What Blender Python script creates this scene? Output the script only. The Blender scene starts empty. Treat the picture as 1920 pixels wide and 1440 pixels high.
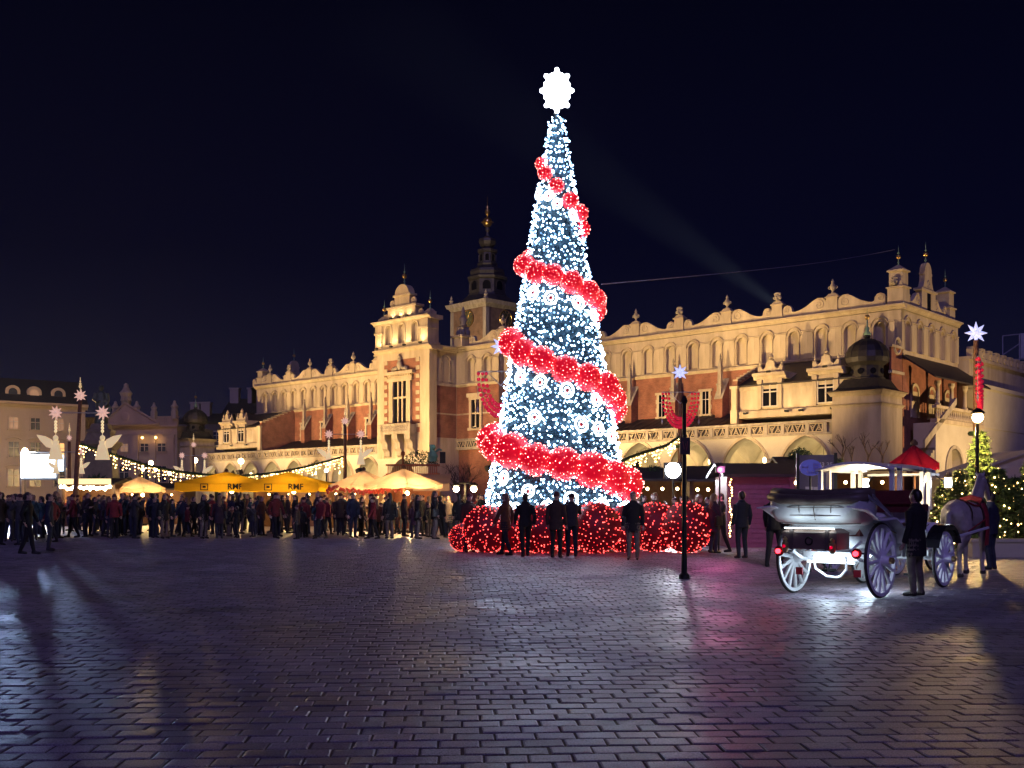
import bpy, bmesh, math, random
from mathutils import Vector, Matrix, kdtree
R = math.radians
random.seed(7)
scene = bpy.context.scene
col = scene.collection

# ---------------------------------------------------------------- camera
CAMH, F, HY = 1.6, 1950.0, 935.0          # eye height; focal length and horizon in photo pixels
cam_data = bpy.data.cameras.new('camera')
cam = bpy.data.objects.new('camera', cam_data)
col.objects.link(cam)
cam.location = (0, 0, CAMH)
cam.rotation_euler = (R(90), 0, 0)
cam_data.sensor_width = 36
cam_data.lens = F / 1920 * 36
cam_data.shift_y = (HY - 720) / 1920
cam_data.clip_end = 3000
scene.camera = cam

# ---------------------------------------------------------------- sky, violet fill sun, exposure
world = bpy.data.worlds.new('World')
scene.world = world
world.use_nodes = True
wn, wl = world.node_tree.nodes, world.node_tree.links
wn.clear()
w_out = wn.new('ShaderNodeOutputWorld')
w_bg = wn.new('ShaderNodeBackground')
w_tc = wn.new('ShaderNodeTexCoord')
w_sep = wn.new('ShaderNodeSeparateXYZ')
w_ramp = wn.new('ShaderNodeValToRGB')
cr = w_ramp.color_ramp
cr.elements[0].position = 0.0
cr.elements[0].color = (0.0085, 0.0085, 0.0270, 1)
cr.elements[1].position = 0.62
cr.elements[1].color = (0.0002, 0.0003, 0.0024, 1)
e = cr.elements.new(0.22)
e.color = (0.0014, 0.0016, 0.0105, 1)
wl.new(w_tc.outputs['Generated'], w_sep.inputs[0])
wl.new(w_sep.outputs['Z'], w_ramp.inputs[0])
wl.new(w_ramp.outputs[0], w_bg.inputs[0])
w_bg.inputs[1].default_value = 1.0
wl.new(w_bg.outputs[0], w_out.inputs[0])
sun_d = bpy.data.lights.new('violet_fill_sun', 'SUN')
sun_d.energy = 0.58
sun_d.color = (0.40, 0.31, 1.0)  # added violet fill that supplies the purple on the paving
sun_d.angle = R(10)
sun = bpy.data.objects.new('violet_fill_sun', sun_d)
col.objects.link(sun)
sun.rotation_euler = (R(54), 0, R(-4))
scene.view_settings.view_transform = 'Standard'
scene.view_settings.look = 'None'
scene.view_settings.exposure = 0.0
scene.view_settings.gamma = 1.0
scene.cycles.use_denoising = True
scene.cycles.max_bounces = 5
scene.cycles.diffuse_bounces = 2
scene.cycles.glossy_bounces = 2
scene.cycles.transparent_max_bounces = 8
scene.cycles.sample_clamp_indirect = 4.0
scene.cycles.use_light_tree = True

# ---------------------------------------------------------------- helpers
def PX(u, y, d):
    return Vector(((u - 960) / F * d, d, CAMH + (HY - y) / F * d))

class MB:
    """collects geometry for ONE mesh"""
    def __init__(s):
        s.v, s.f, s.m = [], [], []
        s.M = Matrix.Identity(4)
    def add(s, vs, fs, mi=0):
        o = len(s.v)
        s.v += [tuple(s.M @ Vector(p)) for p in vs]
        s.f += [tuple(i + o for i in f) for f in fs]
        s.m += [mi] * len(fs)
        return s
    def box(s, x0, x1, y0, y1, z0, z1, mi=0):
        return s.add([(x0,y0,z0),(x1,y0,z0),(x1,y1,z0),(x0,y1,z0),(x0,y0,z1),(x1,y0,z1),(x1,y1,z1),(x0,y1,z1)],
                     [(0,3,2,1),(4,5,6,7),(0,1,5,4),(1,2,6,5),(2,3,7,6),(3,0,4,7)], mi)
    def taper(s, c, z0, z1, a0, b0, a1, b1, mi=0):
        x, y = c
        return s.add([(x-a0,y-b0,z0),(x+a0,y-b0,z0),(x+a0,y+b0,z0),(x-a0,y+b0,z0),(x-a1,y-b1,z1),(x+a1,y-b1,z1),(x+a1,y+b1,z1),(x-a1,y+b1,z1)],
                     [(0,3,2,1),(4,5,6,7),(0,1,5,4),(1,2,6,5),(2,3,7,6),(3,0,4,7)], mi)
    def extrude(s, poly, y0, y1, mi=0):
        """polygon in x,z extruded along y"""
        n = len(poly)
        vs = [(x, y0, z) for x, z in poly] + [(x, y1, z) for x, z in poly]
        fs = [tuple(range(n)), tuple(range(2*n-1, n-1, -1))]
        fs += [(i, i+n, (i+1) % n + n, (i+1) % n) for i in range(n)]
        return s.add(vs, fs, mi)
    def extrude_x(s, poly, x0, x1, mi=0):
        """polygon in y,z extruded along x"""
        n = len(poly)
        vs = [(x0, y, z) for y, z in poly] + [(x1, y, z) for y, z in poly]
        fs = [tuple(range(n-1, -1, -1)), tuple(range(n, 2*n))]
        fs += [(i, (i+1) % n, (i+1) % n + n, i+n) for i in range(n)]
        return s.add(vs, fs, mi)
    def lathe(s, prof, n=12, c=(0,0,0), a0=0.0, mi=0, sx=1, sy=1):
        vs, fs = [], []
        for r, z in prof:
            for k in range(n):
                a = a0 + 2*math.pi*k/n
                vs.append((c[0] + sx*r*math.cos(a), c[1] + sy*r*math.sin(a), c[2] + z))
        for i in range(len(prof)-1):
            for k in range(n):
                fs.append((i*n+k, i*n+(k+1) % n, (i+1)*n+(k+1) % n, (i+1)*n+k))
        fs.append(tuple(range(n-1, -1, -1)))
        b = (len(prof)-1)*n
        fs.append(tuple(range(b, b+n)))
        return s.add(vs, fs, mi)
    def tube(s, pts, rad, n=6, mi=0, up=None):
        """rad: number, list of numbers or list of (a,b)"""
        pts = [Vector(p) for p in pts]
        m = len(pts)
        if not isinstance(rad, (list, tuple)): rad = [rad]*m
        vs, fs = [], []
        prev = None
        for i, p in enumerate(pts):
            t = (pts[min(i+1, m-1)] - pts[max(i-1, 0)])
            if t.length < 1e-9: t = Vector((0,0,1))
            t.normalize()
            if prev is None:
                ref = Vector(up) if up else (Vector((0,0,1)) if abs(t.z) < .9 else Vector((1,0,0)))
                a = ref - t*ref.dot(t); a.normalize()
            else:
                a = prev - t*prev.dot(t)
                if a.length < 1e-6: a = t.orthogonal()
                a.normalize()
            prev = a
            b = t.cross(a)
            r = rad[i]
            ra, rb = r if isinstance(r, (list, tuple)) else (r, r)
            for k in range(n):
                w = 2*math.pi*k/n
                vs.append(tuple(p + a*ra*math.cos(w) + b*rb*math.sin(w)))
        for i in range(m-1):
            for k in range(n):
                fs.append((i*n+k, i*n+(k+1) % n, (i+1)*n+(k+1) % n, (i+1)*n+k))
        fs.append(tuple(range(n-1, -1, -1)))
        fs.append(tuple(range((m-1)*n, m*n)))
        return s.add(vs, fs, mi)
    def sphere(s, c, r, nu=10, nv=7, mi=0, sc=(1,1,1)):
        prof = [(max(1e-4, math.sin(math.pi*j/nv)), -math.cos(math.pi*j/nv)) for j in range(nv+1)]
        vs, fs = [], []
        for q, z in prof:
            for k in range(nu):
                a = 2*math.pi*k/nu
                vs.append((c[0]+r*sc[0]*q*math.cos(a), c[1]+r*sc[1]*q*math.sin(a), c[2]+r*sc[2]*z))
        for i in range(nv):
            for k in range(nu):
                fs.append((i*nu+k, i*nu+(k+1) % nu, (i+1)*nu+(k+1) % nu, (i+1)*nu+k))
        return s.add(vs, fs, mi)
    def octa(s, c, r, mi=0):
        x, y, z = c
        return s.add([(x+r,y,z),(x-r,y,z),(x,y+r,z),(x,y-r,z),(x,y,z+r),(x,y,z-r)],
                     [(0,2,4),(2,1,4),(1,3,4),(3,0,4),(2,0,5),(1,2,5),(3,1,5),(0,3,5)], mi)
    def torus(s, c, R0, r, n=16, m=6, axis='y', mi=0):
        vs, fs = [], []
        for i in range(n):
            a = 2*math.pi*i/n
            for j in range(m):
                b = 2*math.pi*j/m
                q = R0 + r*math.cos(b)
                p = (q*math.cos(a), r*math.sin(b), q*math.sin(a))
                if axis == 'z': p = (p[0], p[2], p[1])
                elif axis == 'x': p = (p[1], p[0], p[2])
                vs.append((c[0]+p[0], c[1]+p[1], c[2]+p[2]))
        for i in range(n):
            for j in range(m):
                fs.append((i*m+j, i*m+(j+1) % m, ((i+1) % n)*m+(j+1) % m, ((i+1) % n)*m+j))
        return s.add(vs, fs, mi)
    def mesh(s, name, mats, smooth=False):
        me = bpy.data.meshes.new(name)
        me.from_pydata(s.v, [], s.f)
        mats = mats if isinstance(mats, (list, tuple)) else [mats]
        for m in mats: me.materials.append(m)
        me.polygons.foreach_set('material_index', s.m)
        me.update()
        bm = bmesh.new(); bm.from_mesh(me)
        bmesh.ops.recalc_face_normals(bm, faces=bm.faces)
        bm.to_mesh(me); bm.free()
        if smooth:
            me.polygons.foreach_set('use_smooth', [True]*len(me.polygons))
        return me
    def build(s, name, mats, parent=None, loc=(0,0,0), rotz=0, smooth=False):
        return obj(name, s.mesh(name, mats, smooth), parent, loc, rotz)

def obj(name, me, parent=None, loc=(0,0,0), rotz=0, scale=None, rot=None):
    o = bpy.data.objects.new(name, me)
    col.objects.link(o)
    o.location = loc
    o.rotation_euler = rot if rot else (0, 0, rotz)
    if scale is not None: o.scale = scale if isinstance(scale, (tuple, list)) else (scale,)*3
    if parent: o.parent = parent
    return o
def empty(name, loc=(0,0,0), rotz=0):
    return obj(name, None, None, loc, rotz)
def tag(o, label, cat, group=None):
    o['label'] = label; o['category'] = cat
    if group: o['group'] = group
    return o
def structure(o): o['kind'] = 'structure'; return o
def stuff(o): o['kind'] = 'stuff'; return o
def copy_tree(o, parent=None):
    c = o.copy(); col.objects.link(c); c.parent = parent
    for ch in list(o.children): copy_tree(ch, c)
    return c
def lamp(name, kind, loc, energy, color, parent=None, size=0.1, target=None, spot=None, blend=0.5):
    d = bpy.data.lights.new(name, kind)
    d.energy = energy; d.color = color
    if kind in ('POINT', 'SPOT'): d.shadow_soft_size = size
    if kind == 'SPOT': d.spot_size = R(spot); d.spot_blend = blend
    o = bpy.data.objects.new(name, d); col.objects.link(o)
    o.location = loc
    if target is not None:
        o.rotation_euler = (Vector(target) - Vector(loc)).to_track_quat('-Z', 'Y').to_euler()
    if parent: o.parent = parent
    return o
def text_mesh(body, size, depth, mt, bold=False):
    cu = bpy.data.curves.new('lettering', 'FONT')
    cu.body = body; cu.size = size; cu.extrude = depth; cu.align_x = 'CENTER'; cu.align_y = 'CENTER'
    if bold: cu.offset = size*0.02
    t = bpy.data.objects.new('lettering_source', cu); col.objects.link(t)
    dg = bpy.context.evaluated_depsgraph_get()
    me = bpy.data.meshes.new_from_object(t.evaluated_get(dg))
    bpy.data.objects.remove(t); bpy.data.curves.remove(cu)
    me.materials.clear(); me.materials.append(mt)
    return me

# ---------------------------------------------------------------- materials
def mat(name, c1, c2=None, rough=0.7, metal=0.0, scale=3.0, bump=0.0, bscale=40.0, emit=None, es=0.0,
        sheen=0, spec=0.5, alpha=1.0, trans=0.0, streak=False, rand=0.0, sub=0.0):
    m = bpy.data.materials.new(name); m.use_nodes = True
    n, l = m.node_tree.nodes, m.node_tree.links
    b = n['Principled BSDF']
    b.inputs['Roughness'].default_value = rough
    b.inputs['Metallic'].default_value = metal
    b.inputs['Specular IOR Level'].default_value = spec
    b.inputs['Alpha'].default_value = alpha
    b.inputs['Transmission Weight'].default_value = trans
    c2 = c2 or tuple(x*0.78 for x in c1)
    tc = n.new('ShaderNodeTexCoord')
    nz = n.new('ShaderNodeTexNoise'); nz.inputs['Scale'].default_value = scale; nz.inputs['Detail'].default_value = 6
    nz.inputs['Roughness'].default_value = 0.62
    src = tc.outputs['Object']
    if streak:
        mp = n.new('ShaderNodeMapping'); mp.inputs['Scale'].default_value = (1, 1, 0.22)
        l.new(src, mp.inputs[0]); src = mp.outputs[0]
    l.new(src, nz.inputs['Vector'])
    rp = n.new('ShaderNodeValToRGB')
    rp.color_ramp.elements[0].position = 0.32; rp.color_ramp.elements[0].color = (*c2, 1)
    rp.color_ramp.elements[1].position = 0.68; rp.color_ramp.elements[1].color = (*c1, 1)
    l.new(nz.outputs['Fac'], rp.inputs[0])
    last = rp.outputs[0]
    if rand:
        oi = n.new('ShaderNodeObjectInfo'); mr = n.new('ShaderNodeMapRange')
        mr.inputs['To Min'].default_value = 1-rand; mr.inputs['To Max'].default_value = 1+rand
        l.new(oi.outputs['Random'], mr.inputs['Value'])
        mx = n.new('ShaderNodeVectorMath'); mx.operation = 'SCALE'
        l.new(last, mx.inputs[0]); l.new(mr.outputs[0], mx.inputs['Scale']); last = mx.outputs[0]
    l.new(last, b.inputs['Base Color'])
    if bump:
        n2 = n.new('ShaderNodeTexNoise'); n2.inputs['Scale'].default_value = bscale; n2.inputs['Detail'].default_value = 4
        l.new(tc.outputs['Object'], n2.inputs['Vector'])
        bp = n.new('ShaderNodeBump'); bp.inputs['Strength'].default_value = bump; bp.inputs['Distance'].default_value = 0.02
        l.new(n2.outputs['Fac'], bp.inputs['Height']); l.new(bp.outputs[0], b.inputs['Normal'])
    if emit:
        b.inputs['Emission Color'].default_value = (*emit, 1)
        b.inputs['Emission Strength'].default_value = es
    return m
def glow(name, c, s):
    m = bpy.data.materials.new(name); m.use_nodes = True
    n, l = m.node_tree.nodes, m.node_tree.links
    n.clear()
    o = n.new('ShaderNodeOutputMaterial'); e = n.new('ShaderNodeEmission')
    e.inputs[0].default_value = (*c, 1); e.inputs[1].default_value = s
    l.new(e.outputs[0], o.inputs[0])
    return m
def brick_mat(name, c1, c2, mortar, bw=0.28, bh=0.085):
    m = bpy.data.materials.new(name); m.use_nodes = True
    n, l = m.node_tree.nodes, m.node_tree.links
    b = n['Principled BSDF']; b.inputs['Roughness'].default_value = 0.85
    tc = n.new('ShaderNodeTexCoord'); sp = n.new('ShaderNodeSeparateXYZ'); ad = n.new('ShaderNodeMath'); cb = n.new('ShaderNodeCombineXYZ')
    l.new(tc.outputs['Object'], sp.inputs[0]); l.new(sp.outputs[0], ad.inputs[0]); l.new(sp.outputs[1], ad.inputs[1])
    l.new(ad.outputs[0], cb.inputs[0]); l.new(sp.outputs[2], cb.inputs[1])
    bt = n.new('ShaderNodeTexBrick'); bt.inputs['Scale'].default_value = 1.0
    bt.inputs['Brick Width'].default_value = bw; bt.inputs['Row Height'].default_value = bh; bt.inputs['Mortar Size'].default_value = 0.009
    bt.inputs['Color1'].default_value = (*c1, 1); bt.inputs['Color2'].default_value = (*c2, 1); bt.inputs['Mortar'].default_value = (*mortar, 1)
    l.new(cb.outputs[0], bt.inputs['Vector'])
    nz = n.new('ShaderNodeTexNoise'); nz.inputs['Scale'].default_value = 0.9; nz.inputs['Detail'].default_value = 5
    l.new(tc.outputs['Object'], nz.inputs['Vector'])
    mr = n.new('ShaderNodeMapRange'); mr.inputs['From Min'].default_value = .3; mr.inputs['From Max'].default_value = .7
    mr.inputs['To Min'].default_value = 0.65; mr.inputs['To Max'].default_value = 1.2
    l.new(nz.outputs['Fac'], mr.inputs['Value'])
    vm = n.new('ShaderNodeVectorMath'); vm.operation = 'SCALE'
    l.new(bt.outputs['Color'], vm.inputs[0]); l.new(mr.outputs[0], vm.inputs['Scale'])
    l.new(vm.outputs[0], b.inputs['Base Color'])
    bp = n.new('ShaderNodeBump'); bp.inputs['Strength'].default_value = .5; bp.inputs['Distance'].default_value = .02
    l.new(bt.outputs['Fac'], bp.inputs['Height']); bp.invert = True
    l.new(bp.outputs[0], b.inputs['Normal'])
    return m

STONE = mat('cream_plaster', (0.60,0.50,0.34), (0.40,0.315,0.205), 0.85, scale=1.1, bump=.25, bscale=9, streak=True)
STONE2 = mat('weathered_limestone', (0.46,0.40,0.31), (0.24,0.20,0.15), 0.88, scale=1.7, bump=.4, bscale=12, streak=True)
PLASTER = mat('arcade_plaster', (0.60,0.54,0.42), (0.50,0.44,0.33), 0.85, scale=.6, bump=.15, bscale=6)
BRICK = brick_mat('hall_brick', (0.33,0.105,0.055), (0.25,0.075,0.040), (0.30,0.20,0.15))
TBRICK = brick_mat('tower_brick', (0.26,0.15,0.085), (0.20,0.11,0.06), (0.22,0.17,0.13))
ROOF = mat('dark_sheet_roof', (0.050,0.038,0.034), (0.028,0.022,0.022), 0.55, scale=2.5, bump=.2, bscale=20)
LEAD = mat('dark_copper_dome', (0.060,0.052,0.045), (0.030,0.028,0.026), 0.5, metal=.3, scale=3)
VERDI = mat('verdigris_copper', (0.20,0.34,0.24), (0.12,0.22,0.16), 0.6, scale=5)
GOLD = mat('gilded_copper', (0.85,0.58,0.20), (0.55,0.34,0.10), 0.3, metal=.9, scale=8)
GLASS = mat('dark_window_glass', (0.012,0.012,0.016), (0.006,0.006,0.009), 0.12, spec=.6)
WHITEW = mat('painted_window_frame', (0.62,0.57,0.48), (0.5,0.45,0.37), 0.6)
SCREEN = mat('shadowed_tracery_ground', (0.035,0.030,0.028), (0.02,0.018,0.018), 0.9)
IRON = mat('black_iron', (0.018,0.018,0.020), (0.010,0.010,0.012), 0.45, metal=.5)
WOOD = mat('stained_timber', (0.16,0.075,0.035), (0.10,0.045,0.02), 0.65, scale=6, bump=.3, bscale=30)
ORANGEWOOD = mat('orange_stained_timber', (0.36,0.11,0.03), (0.26,0.07,0.02), 0.6, scale=6)
# ================================================================ GROUND
def paving_material():
    m = bpy.data.materials.new('wet_granite_setts'); m.use_nodes = True
    n, l = m.node_tree.nodes, m.node_tree.links
    b = n['Principled BSDF']
    tc = n.new('ShaderNodeTexCoord'); geo = n.new('ShaderNodeNewGeometry'); oi = n.new('ShaderNodeObjectInfo')
    ad = n.new('ShaderNodeMath'); ad.operation = 'ADD'
    l.new(geo.outputs['Random Per Island'], ad.inputs[0]); l.new(oi.outputs['Random'], ad.inputs[1])
    fr = n.new('ShaderNodeMath'); fr.operation = 'FRACT'; l.new(ad.outputs[0], fr.inputs[0])
    rp = n.new('ShaderNodeValToRGB')
    rp.color_ramp.elements[0].color = (0.160,0.135,0.178,1); rp.color_ramp.elements[1].color = (0.30,0.255,0.318,1)
    l.new(fr.outputs[0], rp.inputs[0])
    gn = n.new('ShaderNodeTexNoise'); gn.inputs['Scale'].default_value = 95; gn.inputs['Detail'].default_value = 3
    l.new(geo.outputs['Position'], gn.inputs['Vector'])
    gr = n.new('ShaderNodeMapRange'); gr.inputs['From Min'].default_value = .32; gr.inputs['From Max'].default_value = .68
    gr.inputs['To Min'].default_value = 0.45; gr.inputs['To Max'].default_value = 1.5
    l.new(gn.outputs['Fac'], gr.inputs['Value'])
    ln = n.new('ShaderNodeTexNoise'); ln.inputs['Scale'].default_value = 0.55; ln.inputs['Detail'].default_value = 5
    l.new(geo.outputs['Position'], ln.inputs['Vector'])
    lr = n.new('ShaderNodeMapRange'); lr.inputs['From Min'].default_value = .3; lr.inputs['From Max'].default_value = .7
    lr.inputs['To Min'].default_value = .58; lr.inputs['To Max'].default_value = 1.22
    l.new(ln.outputs['Fac'], lr.inputs['Value'])
    mu = n.new('ShaderNodeMath'); mu.operation = 'MULTIPLY'; l.new(gr.outputs[0], mu.inputs[0]); l.new(lr.outputs[0], mu.inputs[1])
    vm = n.new('ShaderNodeVectorMath'); vm.operation = 'SCALE'
    l.new(rp.outputs[0], vm.inputs[0]); l.new(mu.outputs[0], vm.inputs['Scale']); l.new(vm.outputs[0], b.inputs['Base Color'])
    rr = n.new('ShaderNodeMapRange'); rr.inputs['From Min'].default_value = .3; rr.inputs['From Max'].default_value = .7
    rr.inputs['To Min'].default_value = .38; rr.inputs['To Max'].default_value = .62
    l.new(ln.outputs['Fac'], rr.inputs['Value']); l.new(rr.outputs[0], b.inputs['Roughness'])
    b.inputs['Specular IOR Level'].default_value = 0.6
    bn = n.new('ShaderNodeTexNoise'); bn.inputs['Scale'].default_value = 38; bn.inputs['Detail'].default_value = 4
    l.new(geo.outputs['Position'], bn.inputs['Vector'])
    bp = n.new('ShaderNodeBump'); bp.inputs['Strength'].default_value = .4; bp.inputs['Distance'].default_value = .006
    l.new(bn.outputs['Fac'], bp.inputs['Height']); l.new(bp.outputs[0], b.inputs['Normal'])
    return m
PAVE = paving_material()

def square_material():
    """the square beyond the modelled setts: setts too far off to tell apart"""
    m = PAVE.copy(); m.name = 'distant_wet_setts'
    n, l = m.node_tree.nodes, m.node_tree.links
    b = n['Principled BSDF']
    geo = n.new('ShaderNodeNewGeometry')
    mp = n.new('ShaderNodeMapping'); mp.inputs['Rotation'].default_value = (0, 0, R(-3))
    l.new(geo.outputs['Position'], mp.inputs[0])
    bt = n.new('ShaderNodeTexBrick'); bt.inputs['Scale'].default_value = 1
    bt.inputs['Brick Width'].default_value = .275; bt.inputs['Row Height'].default_value = .20; bt.inputs['Mortar Size'].default_value = .012
    bt.inputs['Color1'].default_value = (.26,.22,.275,1); bt.inputs['Color2'].default_value = (.19,.16,.20,1); bt.inputs['Mortar'].default_value = (.035,.028,.022,1)
    l.new(mp.outputs[0], bt.inputs['Vector'])
    old = b.inputs['Base Color'].links[0].from_node
    l.new(bt.outputs['Color'], old.inputs[0])
    return m
SQUARE = square_material()
BED = mat('dark_joint_sand', (0.085,0.060,0.050), (0.05,0.036,0.030), 0.9, scale=30, bump=.4, bscale=80)

g = MB(); g.add([(-900,-60,-.012),(900,-60,-.012),(900,1500,-.012),(-900,1500,-.012)], [(0,1,2,3)])
STONE_FAR = 42.0
ground = structure(g.build('ground', SQUARE))
g = MB(); g.add([(-27,-8,-.0062),(27,-8,-.0062),(27,STONE_FAR+.1,-.0062),(-27,STONE_FAR+.1,-.0062)], [(0,1,2,3)])
pave = structure(g.build('pavement', BED))

PX_, PY_ = 0.275, 0.20
def stone_geo(w, h, rnd, j=.004):
    a, b = w/2, h/2
    q = lambda s=j: rnd.uniform(-s, s)
    c = [(-a+q(),-b+q()),(a+q(),-b+q()),(a+q(),b+q()),(-a+q(),b+q())]
    top = rnd.uniform(-.003,.004)
    tl = [rnd.uniform(-.0016,.0016) for _ in range(4)]
    vs = [(x, y, -.03) for x, y in c] + [(x, y, top-.0045) for x, y in c]
    vs += [(x*(1-.011/a), y*(1-.011/b), top+t) for (x, y), t in zip(c, tl)]
    fs = [(0,1,5,4),(1,2,6,5),(2,3,7,6),(3,0,4,7),(4,5,9,8),(5,6,10,9),(6,7,11,10),(7,4,8,11),(8,9,10,11)]
    return vs, fs
rnd = random.Random(3)
CA, SA = math.cos(R(3)), math.sin(R(3))
cells = []
for r in range(int(-4/PY_), int((STONE_FAR+2)/PY_)):
    off = (r % 2)*.5*PX_ + rnd.uniform(-.035,.035)
    for c in range(-110, 111):
        lx, ly = c*PX_ + off, r*PY_
        x, y = lx*CA - ly*SA, lx*SA + ly*CA
        if y < 1.5 or y > STONE_FAR or abs(x) > y*.56 + 2.6 or abs(x) > 26: continue
        cells.append((x, y))
infr = [c for c in cells if c[1] > 6.12 and abs(c[0]) < c[1]*.494 + .1]
infr.sort(key=lambda c: c[1])
near = set(infr[:300])
stone_meshes = []
for k in range(8):
    vs, fs = stone_geo(PX_-.017, PY_-.016, rnd)
    stone_meshes.append(MB().add(vs, fs).mesh('paving_stone', PAVE))
rest = MB()
for c in cells:
    if c in near:
        o = obj('paving_stone', rnd.choice(stone_meshes), pave, (c[0], c[1], rnd.uniform(-.001,.002)), R(3)+rnd.uniform(-.012,.012)+rnd.choice((0, math.pi)))
    else:
        vs, fs = stone_geo(PX_-.017+rnd.uniform(-.006,.004), PY_-.016+rnd.uniform(-.004,.003), rnd)
        a = R(3)+rnd.uniform(-.012,.012); ca, sa = math.cos(a), math.sin(a)
        o = len(rest.v)
        rest.v += [(c[0]+x*ca-y*sa, c[1]+x*sa+y*ca, z) for x, y, z in vs]
        rest.f += [tuple(i+o for i in f) for f in fs]; rest.m += [0]*9
me = bpy.data.meshes.new('paving_stones'); me.from_pydata(rest.v, [], rest.f); me.materials.append(PAVE); me.update()
stuff(obj('paving_stones', me, pave))
# ================================================================ CLOTH HALL (local axes: x along the front to the south, y out towards the square)
HR = Vector((34.8, 93.0, 0)); HA = math.atan2(.678, -.735)
hall = tag(empty('cloth_hall', HR, HA), 'long floodlit cream and brick cloth hall with scrolled parapet and arcade behind the tree', 'building')
HM = Matrix.Translation(HR) @ Matrix.Rotation(HA, 4, 'Z')
def HL(s, t, z): return HM @ Vector((s, t, z))

def arch_z(dx, hw, zs, pointed):
    if pointed:
        r = 1.35*hw
        return zs + math.sqrt(max(0, r*r - (abs(dx) + r - hw)**2))
    return zs + math.sqrt(max(0, hw*hw - dx*dx))
def arch_outline(cx, hw, zs, z0, pointed=False, n=12):
    pts = [(cx-hw, z0)]
    for i in range(n+1):
        dx = -hw*math.cos(math.pi*i/n)
        pts.append((cx+dx, arch_z(dx, hw, zs, pointed)))
    pts.append((cx+hw, z0))
    return pts
def arch_bay(mb, x0, x1, z0, z1, cx, hw, zs, zsill, yf, depth, back=True, pointed=False, n=12, mi=0, mib=None):
    o = arch_outline(cx, hw, zs, zsill, pointed, n)
    q = lambda a, b, c, d: mb.add([(a,yf,b),(c,yf,b),(c,yf,d),(a,yf,d)], [(0,1,2,3)], mi)
    q(x0, z0, cx-hw, z1); q(cx+hw, z0, x1, z1)
    if zsill > z0 + 1e-4: q(cx-hw, z0, cx+hw, zsill)
    for (xa, za), (xb, zb) in zip(o[1:-1], o[2:-1]):
        mb.add([(xa,yf,za),(xb,yf,zb),(xb,yf,z1),(xa,yf,z1)], [(0,1,2,3)], mi)
    for (xa, za), (xb, zb) in zip(o[:-1], o[1:]):
        mb.add([(xa,yf,za),(xb,yf,zb),(xb,yf-depth,zb),(xa,yf-depth,za)], [(0,1,2,3)], mi)
    if zsill > z0 + 1e-4 or back:
        mb.add([(cx-hw,yf,zsill),(cx+hw,yf,zsill),(cx+hw,yf-depth,zsill),(cx-hw,yf-depth,zsill)], [(0,1,2,3)], mi)
    if back:
        mb.add([(x, yf-depth, z) for x, z in o], [tuple(range(len(o)))], mi if mib is None else mib)
def arch_band(mb, cx, hw, zs, zfoot, w, y0, y1, pointed=False, n=12, mi=0):
    """moulding following the arch, from radius hw to hw+w"""
    a = arch_outline(cx, hw, zs, zfoot, pointed, n); b = arch_outline(cx, hw+w, zs, zfoot, pointed, n)
    for i in range(len(a)-1):
        (xa,za),(xb,zb),(xc,zc),(xd,zd) = a[i], a[i+1], b[i+1], b[i]
        mb.add([(xa,y0,za),(xb,y0,zb),(xc,y0,zc),(xd,y0,zd),(xa,y1,za),(xb,y1,zb),(xc,y1,zc),(xd,y1,zd)],
               [(4,5,6,7),(0,1,5,4),(2,3,7,6),(1,2,6,5),(3,0,4,7)], mi)
def cornice(mb, x0, x1, yf, zt, h=.46, proj=.42, mi=0, back=.3):
    p = [(yf-back, zt-h), (yf+.05, zt-h), (yf+.08, zt-h*.72), (yf+proj*.45, zt-h*.5), (yf+proj*.55, zt-h*.34), (yf+proj, zt-h*.26), (yf+proj, zt), (yf-back, zt)]
    mb.extrude_x(p, x0, x1, mi)

Z_STR, Z_SILL, Z_SPR, Z_FR, Z_COR = 14.62, 14.97, 17.2, 18.55, 19.06
# --- upper walls with the blind arcade
right_arches = [1.97 + 2.83*k for k in range(14)]
left_arches = [99.0 - 2.45*k for k in range(17)]
def upper_wall(xs, pitch, x_lo, x_hi):
    mb = MB()
    for x in xs:
        arch_bay(mb, x-pitch/2, x+pitch/2, Z_STR, Z_FR, x, .50, Z_SPR, Z_SILL, 0, .34)
    a, b = min(xs)-pitch/2, max(xs)+pitch/2
    if a > x_lo: mb.box(x_lo, a-.001, -.5, -.001, Z_STR, Z_FR)
    if b < x_hi: mb.box(b+.001, x_hi, -.5, -.001, Z_STR, Z_FR)
    w = mb.build('upper_wall', STONE, hall)
    return w
upper_wall(right_arches, 2.83, 0, 49)
upper_wall(left_arches, 2.45, 57, 101.4)
def blind_arch(pitch):
    mb = MB()
    arch_band(mb, 0, .50, Z_SPR, Z_SPR-.02, .17, -.05, .07)
    for s in (-1, 1):
        x = s*.585
        mb.lathe([(.075,0),(.075,.12),(.05,.16),(.05,Z_SPR-Z_SILL-.32),(.06,Z_SPR-Z_SILL-.25),(.09,Z_SPR-Z_SILL-.06),(.09,Z_SPR-Z_SILL)], 8, (x,.05,Z_SILL))
        mb.box(x-.11, x+.11, .001, .13, Z_SPR-.02, Z_SPR+.08)
        x2 = s*pitch/2
        lo, hi = sorted((s*.80, x2))
        mb.box(lo, hi, -.02, .075, Z_SILL, Z_SPR+.30)                        # flat pilaster strip
        mb.box(lo, hi, -.02, .13, Z_SPR+.34, Z_SPR+.43)                      # label moulding
    arch_band(mb, 0, .76, Z_SPR+.05, Z_SPR+.32, .08, -.02, .13)
    return mb.mesh('blind_arch', STONE)
bm_r, bm_l = blind_arch(2.83), blind_arch(2.45)
for x in right_arches[:-1]: obj('blind_arch', bm_r, hall, (x, 0, 0))
for x in left_arches: obj('blind_arch', bm_l, hall, (x, 0, 0))
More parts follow.
